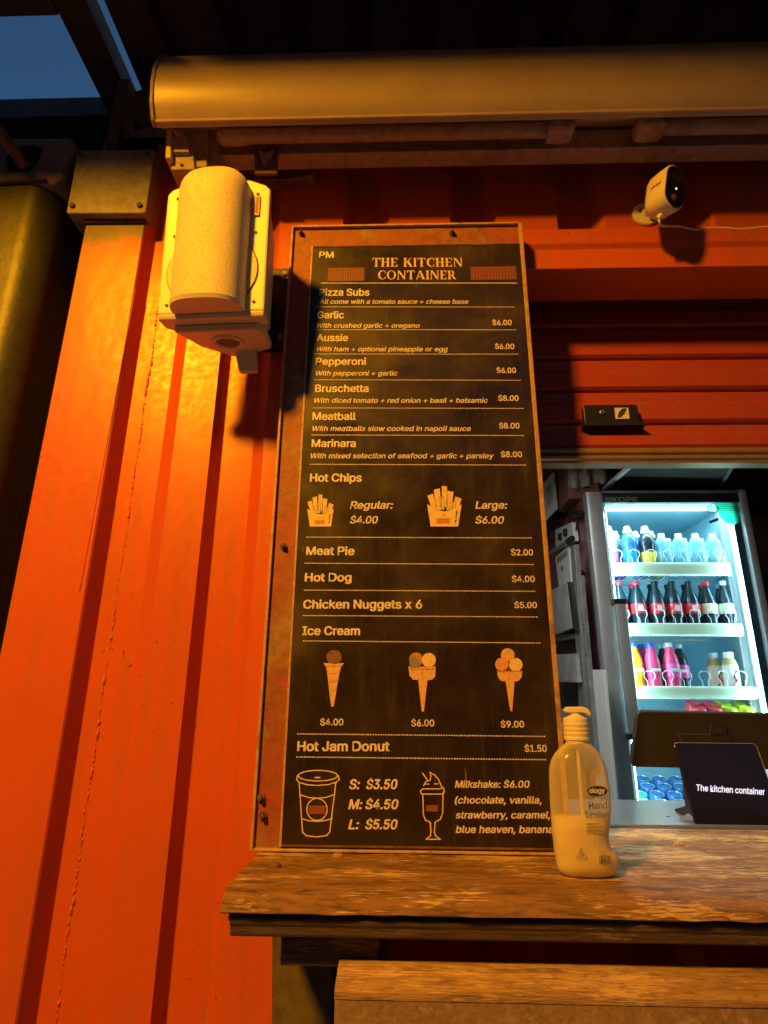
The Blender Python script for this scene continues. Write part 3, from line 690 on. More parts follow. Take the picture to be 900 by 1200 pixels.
def chips(x, y, w, h):
    def q(u, v): return (x+u*w, y+v*h)
    fries = [((.0, .24), (.17, .19), (.31, .6), (.12, .55)), ((.19, .10), (.37, .06), (.42, .6), (.25, .6)), ((.42, .0), (.58, .01), (.58, .55), (.42, .5)), ((.58, .12), (.77, .15), (.71, .6), (.56, .6)),
             ((.36, .26), (.49, .26), (.50, .6), (.38, .58)), ((.82, .26), (1.0, .32), (.9, .6), (.72, .55)), ((.68, .37), (.84, .40), (.80, .62), (.64, .6))]
    box = [(0, .45), (.14, .53), (.30, .60), (.5, .63), (.70, .60), (.86, .53), (1, .45), (.90, 1), (.10, 1)]
    o = icon('chips_icon', [[q(*p) for p in f] for f in fries])
    icon('icon_outline', sum([stroke([q(*p) for p in f], .32, True) for f in fries], []), o, 'ink', .0003)
    icon('icon_carton', [[q(*p) for p in box]], o, 'yellow_ink', .0006)
    icon('icon_mark', [[q(.28, .80), q(.66, .80), q(.66, .92), q(.28, .92)], [q(.46, .70), q(.50, .70), q(.50, .75), q(.46, .75)]], o, 'orange_ink', .0009)
    icon('icon_shade', [[q(.84, .62), q(.88, .60), q(.85, .78), q(.82, .78)], [q(.81, .84), q(.85, .82), q(.84, .90), q(.80, .90)]], o, 'ink', .0009)
chips(360, 579, 31, 38); chips(500.5, 569, 40.5, 48)
def fan(pts): return [pts]
o = icon('cone_icon', [[(379, 777), (403.5, 777), (400, 781), (397.5, 790), (391, 828), (388, 828), (383.5, 790), (382, 781)]], mat='cone_ink')
icon('icon_scoop', [ell(391.5, 770, 9, 8.3)], o, 'choc_ink', .0003)
icon('icon_outline', stroke([(380.5, 780.5), (402, 780.5)], .5)+stroke([(383, 790), (398, 788)], .4)+stroke([(384.5, 800), (396.5, 797)], .4)+stroke([(386, 811), (394.5, 808)], .4), o, 'orange_ink', .0004)
o = icon('cone_icon', [[(478.5, 781), (510.5, 781), (510, 793), (506, 796.5), (501, 797), (496.7, 834), (494.3, 834), (490, 797), (484, 796.5), (480, 792)]], mat='cone_ink')
icon('icon_scoop', [ell(487.5, 773, 8, 8.5)], o, 'cream_l' if False else 'orange_ink', .0003); icon('icon_scoop', [ell(502.5, 773.5, 8.2, 8.5)], o, 'yellow_ink', .0004)
icon('icon_scoop', [[(479.5, 771), (486, 769.5), (493, 775), (492, 782), (480.5, 782)]], o, 'greyink', .0005)
icon('icon_outline', stroke([(479.5, 784), (510, 784)], .5)+stroke([(495, 783), (495, 797)], .4), o, 'orange_ink', .0006)
o = icon('cone_icon', [[(582.5, 786), (612, 786), (611.5, 793), (608, 797.5), (603, 799), (600.2, 833.5), (598, 833.5), (592.5, 798.5), (587, 798), (583.5, 793)]], mat='cone_ink')
icon('icon_scoop', [ell(595, 767.5, 8, 7.8)], o, 'cone_ink', .0003); icon('icon_scoop', [ell(588, 778.5, 7.8, 7.8)], o, 'pink_ink', .0004); icon('icon_scoop', [ell(604.5, 779, 7.9, 8)], o, 'yellow_ink', .0005)
icon('icon_outline', stroke([(582.5, 786.3), (612, 786.3)], .8)+stroke([(596.5, 776), (596.5, 798)], .4), o, 'orange_ink', .0006)
# coffee cup line icon
cup = stroke(ell(372.5, 909, 23, 6.2), 1.3, True)+stroke([(348.5, 909), (347.6, 914), (351, 917), (360, 919.6), (372.5, 920.4), (385, 919.4), (394, 916.6), (397.6, 913.5), (396.5, 909)], 1.3)
cup += stroke([(350.6, 917.5), (354.5, 975), (359, 979.3), (371, 980.8), (383, 979), (386.5, 974.5), (393.5, 917.5)], 1.3)
cup += stroke([(352, 931.5), (362, 934.7), (372, 935.3), (382, 934.5), (392.3, 931)], 1.3)+stroke([(354, 959.5), (362, 961.8), (372, 962.6), (381, 961.6), (389, 959.3)], 1.3)
cup += stroke(ell(371.5, 948.5, 12, 13), 1.3, True)+stroke([(369.5, 911.2), (374.5, 911.2)], 1.6)
o = icon('coffee_cup_icon', cup, mat='yellow_ink'); icon('icon_mark', [[(361.5, 944), (381.5, 944), (381.5, 954), (361.5, 954)]], o, 'red_ink', -.0001)
ms = stroke([(495.5, 930.5), (496.2, 955), (498.5, 961), (504, 963.5), (505, 975), (504, 979.5), (499.5, 983.5), (516, 983.5), (510.5, 979.5), (509, 975), (510, 963.5), (516, 960), (518.7, 953), (519.2, 930.5)], 1.3)
ms += stroke([(494, 930.5), (492.6, 927), (495.5, 924.5), (515, 924.5), (519.5, 923), (520.7, 927.5), (518.6, 930.5), (494, 930.5)], 1.3)+stroke([(496.5, 920.5), (499, 916), (504, 914.3), (504.8, 910), (504, 905), (509.5, 908.5), (514, 913.5), (515.8, 918), (517.8, 922.5)], 1.3)
ms += stroke([(495, 906), (500.5, 913.5)], 1.3)+stroke([(498, 918.8), (502.5, 918.8)], 1.2)+stroke([(509, 918.6), (513.5, 918.6)], 1.2)+stroke([(498, 924.3), (503, 924.3)], 1.2)+stroke([(504.8, 964), (504.8, 980)], 1)
o = icon('milkshake_icon', ms, mat='yellow_ink'); icon('icon_mark', [[(499.5, 943.5), (513, 943.5), (513, 951), (499.5, 951)]], o, 'red_ink', -.0001)

# ================================================================== roller shutter
rs = thing('roller_shutter', 'half-raised dark red roller shutter of horizontal slats above serving window', 'roller shutter', (.5, .15, 2.1))
SY = .15
zz = [at(700, y, Y=SY).z for y in (300, 318, 351.7, 385, 420.7, 458.3, 496.7, 527)]
for k in range(len(zz)-1):
    t, bo = zz[k], zz[k+1]; h = t-bo
    pr = [(SY+.010, t-.0005), (SY+.002, t-.004), (SY+.001, t-h*.34), (SY-.003, t-h*.44), (SY-.004, bo+.010), (SY+.002, bo+.004), (SY+.010, bo+.0015), (SY+.020, bo+.0015), (SY+.020, t-.0005)]
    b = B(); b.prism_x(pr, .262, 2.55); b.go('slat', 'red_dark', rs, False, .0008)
zr0, zr1, zr2 = at(700, 527, Y=SY).z, at(700, 535, Y=SY).z, at(700, 545.5, Y=SY).z
b = B(); b.prism_x([(SY-.012, zr0-.001), (SY-.016, zr0-.006), (SY-.016, zr1+.003), (SY-.010, zr1), (SY+.02, zr1), (SY+.02, zr0-.001)], .262, 2.55); b.go('bottom_rail', 'gold', rs, False, .001)
b = B(); b.prism_x([(SY-.010, zr1-.001), (SY-.010, zr1-.006), (SY-.020, zr1-.008), (SY-.020, zr1-.013), (SY-.014, zr1-.016), (SY-.014, zr2), (SY+.02, zr2), (SY+.02, zr1-.001)], .262, 2.55); b.go('rail_seal', 'gold', rs, False, .001)
a, c = at(684, 499, Y=SY-.01), at(744.5, 477, Y=SY-.01)
b = B(); b.prism_y([(a.x, a.z), (c.x+.001, a.z), (c.x, c.z-.004), (c.x-.004, c.z), (a.x+.004, c.z), (a.x, c.z-.004)], SY-.022, SY+.003); lk = b.go('lock_plate', 'black', rs, False, .001)
b = B(); b.box(a.x-.004, c.x+.012, SY-.026, SY-.001, a.z-.006, a.z-.0005); b.go('lock_ledge', 'blackm', rs)
p = at(705.5, 483, Y=SY-.024)
b = B(Matrix.Translation(p) @ Matrix.Rotation(pi/2, 4, 'X')); b.lathe([(.0055, -.003), (.0055, .0015), (.0042, .0022), (.0038, .0012)], 14); kh = b.go('lock_barrel', 'gold', lk)
b = B(); b.box(p.x-.003, p.x+.003, p.y-.003, p.y-.0022, p.z-.0007, p.z+.0007); b.go('keyway', 'black', lk)
a, c = at(721.5, 491, Y=SY-.0225), at(736, 478, Y=SY-.0225)
b = B(); b.box(a.x, c.x, SY-.0236, SY-.0222, a.z, c.z); b.go('sticker', 'whitep', lk)
cx_, cz_ = (a.x+c.x)/2, (a.z+c.z)/2; wv = (c.x-a.x)/2
b = B(); b.prism_y([(cx_-wv*.75, cz_-wv*.75), (cx_-wv*.2, cz_-wv*.65), (cx_+wv*.35, cz_-wv*.1), (cx_+wv*.8, cz_+wv*.8), (cx_+wv*.1, cz_+wv*.75), (cx_-wv*.5, cz_+wv*.1)], SY-.0241, SY-.0235); b.go('sticker_print', 'ink', lk)
for o in lk.children: o.matrix_parent_inverse = Matrix()

# ================================================================== counter and lower flap
ZK = 1.331
ct = thing('serving_counter', 'weathered wooden serving counter shelf under the menu board', 'counter', (-.23, -.25, 1.27))
zb = at(600, 1077, Y=-.262).z
pr = [(.172, ZK), (-.235, ZK), (-.250, ZK-.003), (-.262, ZK-.012), (-.266, ZK-.022), (-.264, zb+.004), (-.258, zb), (.172, zb)]
b = B(); sec = []; x = -.222
while x < 2.55:
    e_ = random.uniform(-1, 1); row = []
    for i_, (y_, z_) in enumerate(pr):
        w_ = .0016 if 1 <= i_ <= 6 else 0
        if random.random() < .10 and 2 <= i_ <= 5: w_ = .004
        row.append(b.v((x, y_+w_*(.5*e_+abs(random.uniform(0, 1))), z_-w_*.6*random.random())))
    sec.append(row); x += .022
b.bm.faces.new(sec[0]); b.bm.faces.new(sec[-1][::-1])
for r0_, r1_ in zip(sec, sec[1:]):
    for i_ in range(len(pr)): b.bm.faces.new([r0_[i_], r0_[(i_+1) % len(pr)], r1_[(i_+1) % len(pr)], r1_[i_]])
b.go('top_plank', 'wood', ct, 'all' if False else True)
z2 = at(600, 1104, Y=-.248).z
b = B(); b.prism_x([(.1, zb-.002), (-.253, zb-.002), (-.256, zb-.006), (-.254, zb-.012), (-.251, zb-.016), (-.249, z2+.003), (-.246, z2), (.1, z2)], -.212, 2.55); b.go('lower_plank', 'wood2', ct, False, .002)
b = B(); b.box(-.2165, -.2125, -.243, -.10, zb-.012, zb-.004); b.go('splinter', 'wood', ct)
for px, py in ((396, 1003.5), (795, 990), (322, 1015)):
    p = at(px, py, Z=ZK); b = B(Matrix.Translation(p)); b.lathe([(.009, -.001), (.0085, .002), (.005, .0042), (.001, .0045)], 12); b.go('coach_bolt', 'wood3' if px > 390 else 'rust', ct, True)
zf = at(600, 1126, Y=-.21).z
fl = thing('lower_flap', 'broad sawn timber flap below the counter', 'flap', (-.08, -.23, .6))
b = B(); b.prism_x([(-.215, zf), (-.240, zf-.002), (-.243, zf-.006), (-.249, zf-.006), (-.266, zf-.009), (-.2715, zf-.013), (-.2715, zf-.020), (-.215, zf-.020)], -.079, 2.4); b.go('top_moulding', 'wood3', fl, True)
b = B(); b.box(-.0785, 2.4, -.2705, -.225, .62, zf-.0205); b.go('face_board', 'ply', fl, False, .001)

# ================================================================== sanitiser bottle
sb = thing('sanitiser_bottle', 'half-empty clear hand sanitiser pump bottle on the counter', 'bottle', (.25, -.166, ZK))
YC = -.166
rows = [(1033.5, 662, 717, .016), (1031, 657, 722, .021), (1026, 654.5, 725.5, .025), (1020, 653.5, 726.5, .0265), (1012, 652.5, 726.2, .027), (1006, 651.5, 724, .027), (1000, 650.5, 718, .027), (993, 650, 714.5, .027), (985, 649, 713.5, .027), (975, 648.2, 714, .027),
        (960, 647.2, 716, .027), (945, 646.3, 716, .027), (925, 645.3, 714.5, .027), (905, 644.8, 711.5, .026), (893, 647, 708, .0245), (884, 651.5, 703, .022), (877, 657.5, 697, .019), (872, 663.5, 691, .0155), (869, 667, 688.5, .0125), (862, 667.5, 688, .012)]
def bottle_shell(rows, inset, ycut=None, ytop=None):
    b = B(); rings = []
    zbase = at(690, 1033.5, Y=YC-.027).z
    for (y, xl, xr, d) in rows:
        if ytop and y < ytop: continue
        a, c = at(xl, y, Y=YC-.004), at(xr, y, Y=YC-.004)
        z = at((xl+xr)/2, y, Y=YC-.004-d*.6).z
        z = ZK+.0006+(z-zbase)*(1.0) if False else z
        cx = (a.x+c.x)/2; rx = (c.x-a.x)/2-inset; ry = d-inset
        rings.append((cx, z, rx, ry))
    z0 = rings[0][1]; off = ZK+.0012-z0
    nR = len(rings)
    n_ = 36
    vr = []
    for i, (cx, z, rx, ry) in enumerate(rings):
        f = 1-i/(len(rows)-1)
        zz_ = z+off*max(0, 1-(z-z0)/.05)
        vr.append([b.v((cx+rx*(1 if cos(t) > 0 else -1)*abs(cos(t))**.8, YC+ry*(1 if sin(t) > 0 else -1)*abs(sin(t))**.85, zz_+inset)) for t in [2*pi*k/n_ for k in range(n_)]])
    for i in range(nR-1):
        for k in range(n_): b.bm.faces.new([vr[i][k], vr[i][(k+1) % n_], vr[i+1][(k+1) % n_], vr[i+1][k]])
    b.bm.faces.new(vr[0]); b.bm.faces.new(vr[-1][::-1])
    return b
bottle_shell(rows, 0).go('body', 'sanit', sb, 'all')
rows2 = [r for r in rows if r[0] > 962]+[(961, 647.3, 716, .027)]
bottle_shell(rows2, .0016).go('gel', 'gel', sb, 'all')
wp = M['white_pl']
a = at(667, 866, Y=YC); c = at(691, 866, Y=YC); ncx = (a.x+c.x)/2; zt = lambda y: at(677, y, Y=YC-.01).z
rC = (at(692.5, 858, Y=YC).x-at(660, 858, Y=YC).x)/2*.93; cxc = at(675.5, 858, Y=YC).x
prf = [(rC*.93, zt(870)-0)]
z = zt(868)
prf = [(rC*.86, zt(872)), (rC*.92, zt(868))]
for k in range(4): prf += [(rC, zt(868)+.0062*k+.001), (rC, zt(868)+.0062*k+.0046), (rC*.95, zt(868)+.0062*k+.0054)]
ztop = zt(868)+.0262
prf += [(rC*.97, ztop), (rC*.93, ztop+.004), (rC*.6, ztop+.0065), (rC*.42, ztop+.009), (rC*.40, zt(836))]
b = B(); b.lathe(prf, 28, (cxc, YC, 0)); b.go('pump_collar', 'white_pl', sb, True)
zs = zt(832)
hd = Matrix.Translation((cxc, YC, 0))
b = B(); b.prism_y([(cxc-.0155, zs-.001), (cxc-.012, zs+.004), (cxc+.008, zs+.0045), (cxc+.016, zs+.003), (cxc+.0205, zs-.002), (cxc+.0215, zs-.008), (cxc+.018, zs-.008), (cxc+.0155, zs-.0045), (cxc+.010, zs-.0035), (cxc-.010, zs-.004), (cxc-.0145, zs-.0035)], YC-.0085, YC+.0085)
b.go('pump_head', 'white_pl', sb, False, .002)
b = B(); b.tube([(cxc, YC, zs-.02), (cxc-.001, YC, ZK+.06), (cxc+.003, YC, ZK+.01)], .0028, 8); b.go('dip_tube', 'whitep', sb, True)
def flat(parent, name, polys, Y, mat, lift=0):
    vs, fs = [], []
    for p in polys:
        i = len(vs); vs += [tuple(at(x, y, Y=Y-lift)) for x, y in p]; fs.append(tuple(range(i, i+len(p))))
    me = bpy.data.meshes.new(name); me.from_pydata(vs, [], fs); o = bpy.data.objects.new(name, me); COL.objects.link(o)
    me.materials.append(M[mat] if isinstance(mat, str) else mat); o.parent = parent
    p = parent; 
    while p.parent: p = p.parent
    if parent is p and any(abs(c) > 1e-9 for c in p.location): o.matrix_parent_inverse = Matrix.Translation(-p.location)
    return o
def flat_text(parent, body, x0, y0, x1, y1, cap, Y, mat, name='lettering', bold=.01, ital=0):
    a, c, d = at(x0, y0, Y=Y), at(x1, y1, Y=Y), at(x0, y0-cap, Y=Y)
    vs, fs = text_mesh(body, bold, ital)
    return put_mesh(vs, fs, name, mat, parent, a, c-a, Vector((0, 0, d.z-a.z)))
YL = YC-.0285
lg = flat(sb, 'logo_oval', [ell(700, 927, 12, 6.2)], YL, 'ink')
t_ = flat_text(sb, 'ology', 690.5, 929.3, 709, 929, 5.5, YL-.0006, 'whitep', bold=.03)
for body, x0, y, x1, cap in (('Hand', 690.5, 948, 711.5, 8), ('Sanitiser', 686.5, 958.6, 714.5, 8)): flat_text(sb, body, x0, y, x1, y-.6, cap, YL, 'ink', bold=.0)
for k, x1 in enumerate((703, 707.5, 707)): flat(sb, 'fine_print', [[(687, 965+k*4.2), (x1, 964.6+k*4.2), (x1, 966+k*4.2), (687, 966.4+k*4.2)]], YL, 'greyink')
flat(sb, 'triangle_mark', stroke([(676, 1004.5), (681, 994), (688, 1005.5)], .9, True)+[[(680, 998), (682.2, 998), (683, 1001), (679.3, 1001)]], YL, 'greyink')
bars = []
for k in range(8): bars.append([(702.5+k*1.7, 1002.5), (703.3+k*1.7, 1002.5), (703.5+k*1.7, 1012.5), (702.7+k*1.7, 1012.5)])
flat(sb, 'barcode', bars, YL, 'ink'); flat_text(sb, '375mL', 703.5, 1000.5, 714, 1000.3, 3.2, YL, 'greyink')

# ================================================================== security camera and cable
fc = at(791, 219, Y=-.12)
MC = Matrix.Translation(fc) @ Matrix.Rotation(radians(27), 4, 'Z') @ Matrix.Rotation(radians(11), 4, 'X') @ Matrix.Rotation(radians(6), 4, 'Y') @ Matrix.Diagonal((1.06, .72, 1.02, 1))
sc_ = thing('security_camera', 'small cream security camera with black face on round wall mount', 'camera')
def caps(w, h, n=10):
    r = w/2; o = []
    for k in range(n+1): a = pi*k/n; o.append((r*cos(a), h/2-r+r*sin(a)))
    for k in range(n+1): a = pi+pi*k/n; o.append((r*cos(a), -h/2+r+r*sin(a)))
    return o
b = B(MC); o0 = caps(.056, .098); o1 = caps(.054, .096)
rings = []
for (w, h, y) in ((.052, .094, 0), (.0555, .098, .003), (.0555, .098, .03), (.054, .094, .060), (.047, .084, .072), (.030, .055, .080)):
    rings.append([b.v((x, y, z)) for x, z in caps(w, h)])
for i in range(len(rings)-1):
    n_ = len(rings[0])
    for k in range(n_): b.bm.faces.new([rings[i][k], rings[i][(k+1) % n_], rings[i+1][(k+1) % n_], rings[i+1][k]])
b.bm.faces.new(rings[0]); b.bm.faces.new(rings[-1][::-1]); b.go('body', 'white_pl', sc_, True)
b = B(MC); b.prism_y(caps(.0485, .0905), -.002, .002); b.go('face_plate', 'screen', sc_)
b = B(MC @ Matrix.Translation((0, -.003, -.026)) @ Matrix.Rotation(pi/2, 4, 'X')); b.lathe([(.0075, -.001), (.007, .001), (.004, .003), (.001, .0036)], 16); b.go('sensor_dome', 'rust', sc_, True)
b = B(MC @ Matrix.Translation((0, -.003, .020)) @ Matrix.Rotation(pi/2, 4, 'X')); b.lathe([(.011, -.001), (.011, .0008), (.008, .001), (.0075, .0002)], 20); b.go('lens', 'black', sc_, True)
b = B(MC @ Matrix.Translation((.002, -.003, -.004)) @ Matrix.Rotation(pi/2, 4, 'X')); b.lathe([(.0016, -.001), (.0012, .001)], 8); b.go('status_light', 'led_dot', sc_)
bx = B(MC)
for k in range(6): bx.box(-.0287, -.0272, .014+k*.006, .018+k*.006, .000, .006-.002*(k % 2))
bx.go('side_lettering', 'greyink', sc_)
mp_ = at(757.5, 250, Y=-.006)
b = B(Matrix.Translation(mp_+Vector((0, .004, 0))) @ Matrix.Rotation(pi/2, 4, 'X')); b.lathe([(.030, -.004), (.031, .001), (.029, .004), (.012, .006), (.010, .010)], 28); b.go('wall_mount', 'white_pl', sc_, True)
for dx, dz in ((-.014, .006), (.010, -.018)):
    b = B(Matrix.Translation(mp_+Vector((dx, -.003, dz))) @ Matrix.Rotation(pi/2, 4, 'X')); b.lathe([(.006, 0), (.0055, .0014), (.002, .0016)], 10); b.go('mount_screw', 'rust', sc_)
b = B(); b.tube([mp_+Vector((0, -.006, 0)), mp_+Vector((.008, -.03, .002)), MC @ Vector((0, .07, -.02))], [.009, .008, .010], 12); b.go('swivel', 'white_pl', sc_, True)
b = B(); b.tube([MC @ Vector((0, .035, -.047)), at(771.5, 256, Y=-.085)], .0062, 10); b.go('cable_plug', 'white_pl', sc_, True)
pts = [at(*q, Y=yy) for q, yy in (((772, 256), -.085), ((773, 261), -.085), ((777, 264.5), -.07), ((788, 265), -.045), ((800, 266), -.03), ((813, 269), -.02), ((828, 267.8), -.016), ((845, 267), -.016), ((870, 268.5), -.016), ((905, 265.5), -.016), ((960, 266), -.016), ((1100, 262), -.016))]
sm = []
for i in range(len(pts)-1):
    p0_, p1_, p2_, p3_ = pts[max(i-1, 0)], pts[i], pts[i+1], pts[min(i+2, len(pts)-1)]
    for k in range(5):
        t = k/5; sm.append(.5*((2*p1_)+(p2_-p0_)*t+(2*p0_-5*p1_+4*p2_-p3_)*t*t+(3*p1_-p0_-3*p2_+p3_)*t**3))
b = B(); b.tube(sm, .0023, 8); tag(b.go('camera_cable', 'white_pl', None, 'all'), 'thin white cable running right from the security camera', 'cable')

# ================================================================== steel bench
bn = thing('steel_bench', 'stainless steel bench just inside the serving window', 'bench', (.3, .17, 1.3))
b = B(); b.prism_x([(.176, ZK+.003), (.18, ZK+.0055), (.50, ZK+.0055), (.50, ZK-.03), (.176, ZK-.03)], .27, 2.5); b.go('bench_top', 'steel', bn, False, .001)
b = B(); b.box(.30, 2.45, .22, .24, ZF, ZK-.03); b.go('front_panel', 'alud', bn)
p = at(783, 957, Z=ZK+.0056); b = B(Matrix.Translation(p)); b.lathe([(.004, 0), (.003, .001)], 8); b.go('rivet', 'black', bn)

# ================================================================== payment terminal
ps = thing('pos_terminal', 'black point-of-sale terminal with customer screen on the bench', 'payment terminal')
ZT = ZK+.0055
A, Bp, Cp, Dp = at(747.5, 833.5, Y=.275), at(739.5, 899, Y=.245), at(935, 903, Y=.245), at(930, 838, Y=.275)
def roundquad(P, r, n=5):
    out = []
    for i in range(4):
        p = P[i]; a = (P[i-1]-p).normalized()*r; c = (P[(i+1) % 4]-p).normalized()*r
        for k in range(n+1):
            t = k/n; out.append(p+a*(1-t)**2+c*t**2)
    return out
q = roundquad([A, Dp+Vector((.05, 0, 0)), Cp+Vector((.05, 0, 0)), Bp], .012)
b = B(); b.hexa(q, [p+Vector((.0, .014, .004)) for p in q]); b.go('display_back', 'blackm', ps, False, .002)
cl = q_ = [at(832.5, 850, Y=.264), at(851.5, 850, Y=.264), at(850.5, 861.5, Y=.259), at(831.5, 861, Y=.259)]
lgq = roundquad(cl, .003); b = B(); b.hexa([p+Vector((0, -.0035, 0)) for p in lgq], [p+Vector((0, .001, 0)) for p in lgq]); b.go('emblem', 'black', ps)
lgq = roundquad([p*.55+(cl[0]+cl[1]+cl[2]+cl[3])/4*.45 for p in cl], .0012); b = B(); b.hexa([p+Vector((0, -.0045, 0)) for p in lgq], [p+Vector((0, -.003, 0)) for p in lgq]); b.go('emblem_mark', 'blackm', ps)
# leaning customer screen
P = [at(790, 871, Y=.243), at(884, 870, Y=.243), at(921, 971, Y=.187), at(817, 972, Y=.187)]
P[1] = at(886, 872, Y=.243)
q = roundquad(P, .009); th = Vector((.0, .010, .004))
b = B(); b.hexa([p for p in q], [p+th for p in q]); b.go('customer_screen', 'screen', ps, False, .0015)
b = B(); b.tube([q[k]+th*.2 for k in range(len(q))], .0009, 6); b.go('screen_bezel', 'alu', ps, True)
n_s = (P[1]-P[0]).cross(P[3]-P[0]).normalized()
if n_s.y > 0: n_s = -n_s
def onscr(px, py):
    d = (_f*FPX+_r*(px-450)+_u*(600-py)); t = (P[0]+n_s*.0025-CAM).dot(n_s)/d.dot(n_s); return CAM+d*t
vs, fs = text_mesh('The kitchen container', .012, 0)
a, c, d = onscr(816, 926.5), onscr(896.5, 931.5), onscr(816, 919.3)
put_mesh(vs, fs, 'screen_lettering', 'screen_txt', ps, a, c-a, d-a)
bs = onscr(853, 967); be = onscr(890, 969); b = B(); b.tube([bs, be], .0008, 6); b.go('speaker_slot', 'alu', ps)
b = B(); b.hexa([tuple(at(797, 958, Y=.27)), tuple(at(812, 950, Y=.26)), tuple(at(820, 971, Y=.20)), tuple(at(816, 972, Y=.195))], [tuple(at(797, 958, Y=.27)-Vector((0, 0, .002))), tuple(at(812, 956, Y=.26)-Vector((0, 0, .002))), tuple(at(822, 972.5, Y=.20)), tuple(at(817, 973, Y=.197))])
b.go('stand_foot', 'steel', ps)
b = B(); b.prism_x([(.215, ZT+.001), (.33, ZT+.001), (.33, ZT+.006), (.275, ZT+.02), (.272, ZT+.16), (.258, ZT+.16), (.235, ZT+.05), (.215, ZT+.010)], P[3].x+.02, P[3].x+.13); b.go('stand', 'blackm', ps, False, .002)

# ================================================================== fridge
FY = 1.40
fg = thing('display_fridge', 'lit glass-door drinks fridge with aluminium frame, maroon side', 'fridge', (1.13, 1.7, ZF))
fx0, fx1, fzt = .803, 1.475, 2.437
b = B(); b.box(fx0+.004, fx0+.03, FY+.02, 2.1, ZF+.05, fzt); b.go('side_panel', 'maroon', fg)
b = B(); b.box(fx1-.03, fx1, FY+.02, 2.1, ZF+.05, fzt); b.go('side_panel', 'maroon', fg)
b = B(); b.box(fx0+.03, fx1-.03, FY+.02, 2.1, fzt-.025, fzt); b.go('top_panel', 'maroon', fg)
b = B(); b.box(fx0+.03, fx1-.03, 2.06, 2.1, ZF+.05, fzt-.025); b.go('back_panel', 'maroon', fg)
b = B(); b.box(fx0+.03, fx1-.03, 1.46, 2.06, ZF+.1, ZF+.2); b.go('base', 'black', fg)
# liner
b = B(); b.box(.84, .850, FY+.03, 2.05, .72, 2.405); b.box(1.435, 1.443, FY+.03, 2.05, .72, 2.405); b.box(.850, 1.435, 2.04, 2.05, .72, 2.405); b.box(.850, 1.435, FY+.03, 2.04, 2.400, 2.407); b.go('liner', 'liner', fg)
b = B(); b.box(1.405, 1.434, FY+.07, FY+.10, .9, 2.38); b.go('shelf_support', 'alu', fg)
b = B(); b.box(1.10, 1.112, 2.033, 2.0395, .9, 2.35); b.go('shelf_support', 'alu', fg)
# door frame
def frame_prof(x0, x1, y0, y1, r=.018):
    return [(x0, y1), (x0, y0+r), (x0+r*.3, y0+r*.3), (x0+r, y0), (x1-r*.5, y0), (x1, y0+r*.5), (x1, y1)]
b = B(); b.prism_z(frame_prof(fx0-.002, .876, FY-.028, FY+.018), ZF+.12, fzt+.002); b.go('door_frame', 'alu', fg, True)
b = B(); b.prism_z(frame_prof(1.457, 1.492, FY-.028, FY+.018, .012), ZF+.12, fzt+.01); b.go('door_frame', 'alu', fg, True)
b = B(); b.box(.877, 1.456, FY-.022, FY+.018, 2.392, 2.434); hd_ = b.go('header', 'black', fg, False, .002)
b = B(); b.box(.870, 1.462, FY-.026, FY+.018, 2.4345, 2.4445); b.go('header_trim', 'alud', fg)
b = B(); b.box(.877, 1.456, FY-.012, FY-.006, .78, 2.391); b.go('glass_pane', 'glass', fg)
b = B(); b.box(1.425, 1.456, FY-.004, FY+.015, .78, 2.39); b.go('gasket', simple('dark_blue_gasket', (.05, .08, .12), .3, 0, .5, 30, .2), fg)
b = B(); b.box(.877, .886, FY-.004, FY+.015, .78, 2.39); b.go('gasket', 'greyink', fg)
flat_text(hd_, 'SKOPE', 709, 588.2, 748, 587.8, 5.2, FY-.0235, 'greyink', bold=.02)
for o in hd_.children: o.matrix_parent_inverse = Matrix()
# handle
hx0, hx1 = at(719, 706, Y=1.34).x, at(733, 706, Y=1.34).x
ht, hb = at(725, 708, Y=1.34).z, at(740, 860, Y=1.34).z
b = B(); b.prism_z(frame_prof(hx0+.003, hx1+.002, 1.335, 1.352, .010), hb, ht); hn = b.go('handle', 'alu', fg, True)
for zz_ in (ht, hb-.022):
    b = B(); b.box(hx0, hx1+.003, 1.334, 1.374, zz_, zz_+.022); b.go('handle_bracket', 'black', fg, False, .002)
# sticker on the glass at the upper right
GY = FY-.0135
q = [(866, 588)]+[(866, 588.)]
secto = [(864.5, 589), (864.8, 619.5)]+[(864.8-37.5*sin(radians(a)), 589+0+31*cos(radians(a))) for a in range(8, 86, 6)]
secto = [(863.5, 589.2), (866.5, 600), (865.5, 612), (862, 614.5), (856, 614.5), (850, 612), (844, 606), (839.5, 598), (838, 589.2)]
flat(fg, 'green_sticker', [secto], GY, 'stk_green')
cloud = [(827.5, 596), (829, 592.5), (832, 592.5), (835, 589.8), (838.5, 591), (839.5, 593.6), (842.3, 595), (841.5, 598.5), (838, 599.8), (831.5, 599.8), (828.5, 598.8)]
flat(fg, 'cloud_sticker', [cloud], GY-.001, 'stk_white'); flat(fg, 'cloud_outline', stroke(cloud, .7, True), GY-.002, 'ink')
flat(fg, 'sticker_print', [[(844+k*.4, 592+k*2.3), (861, 592+k*2.3), (861, 592.7+k*2.3), (844+k*.4, 592.7+k*2.3)] for k in range(5)], GY-.001, 'stk_white')
flat(fg, 'sticker_tag', [[(831, 610.5), (842, 606.5), (842.5, 609.8), (832, 613.6)]], GY-.001, 'ink')
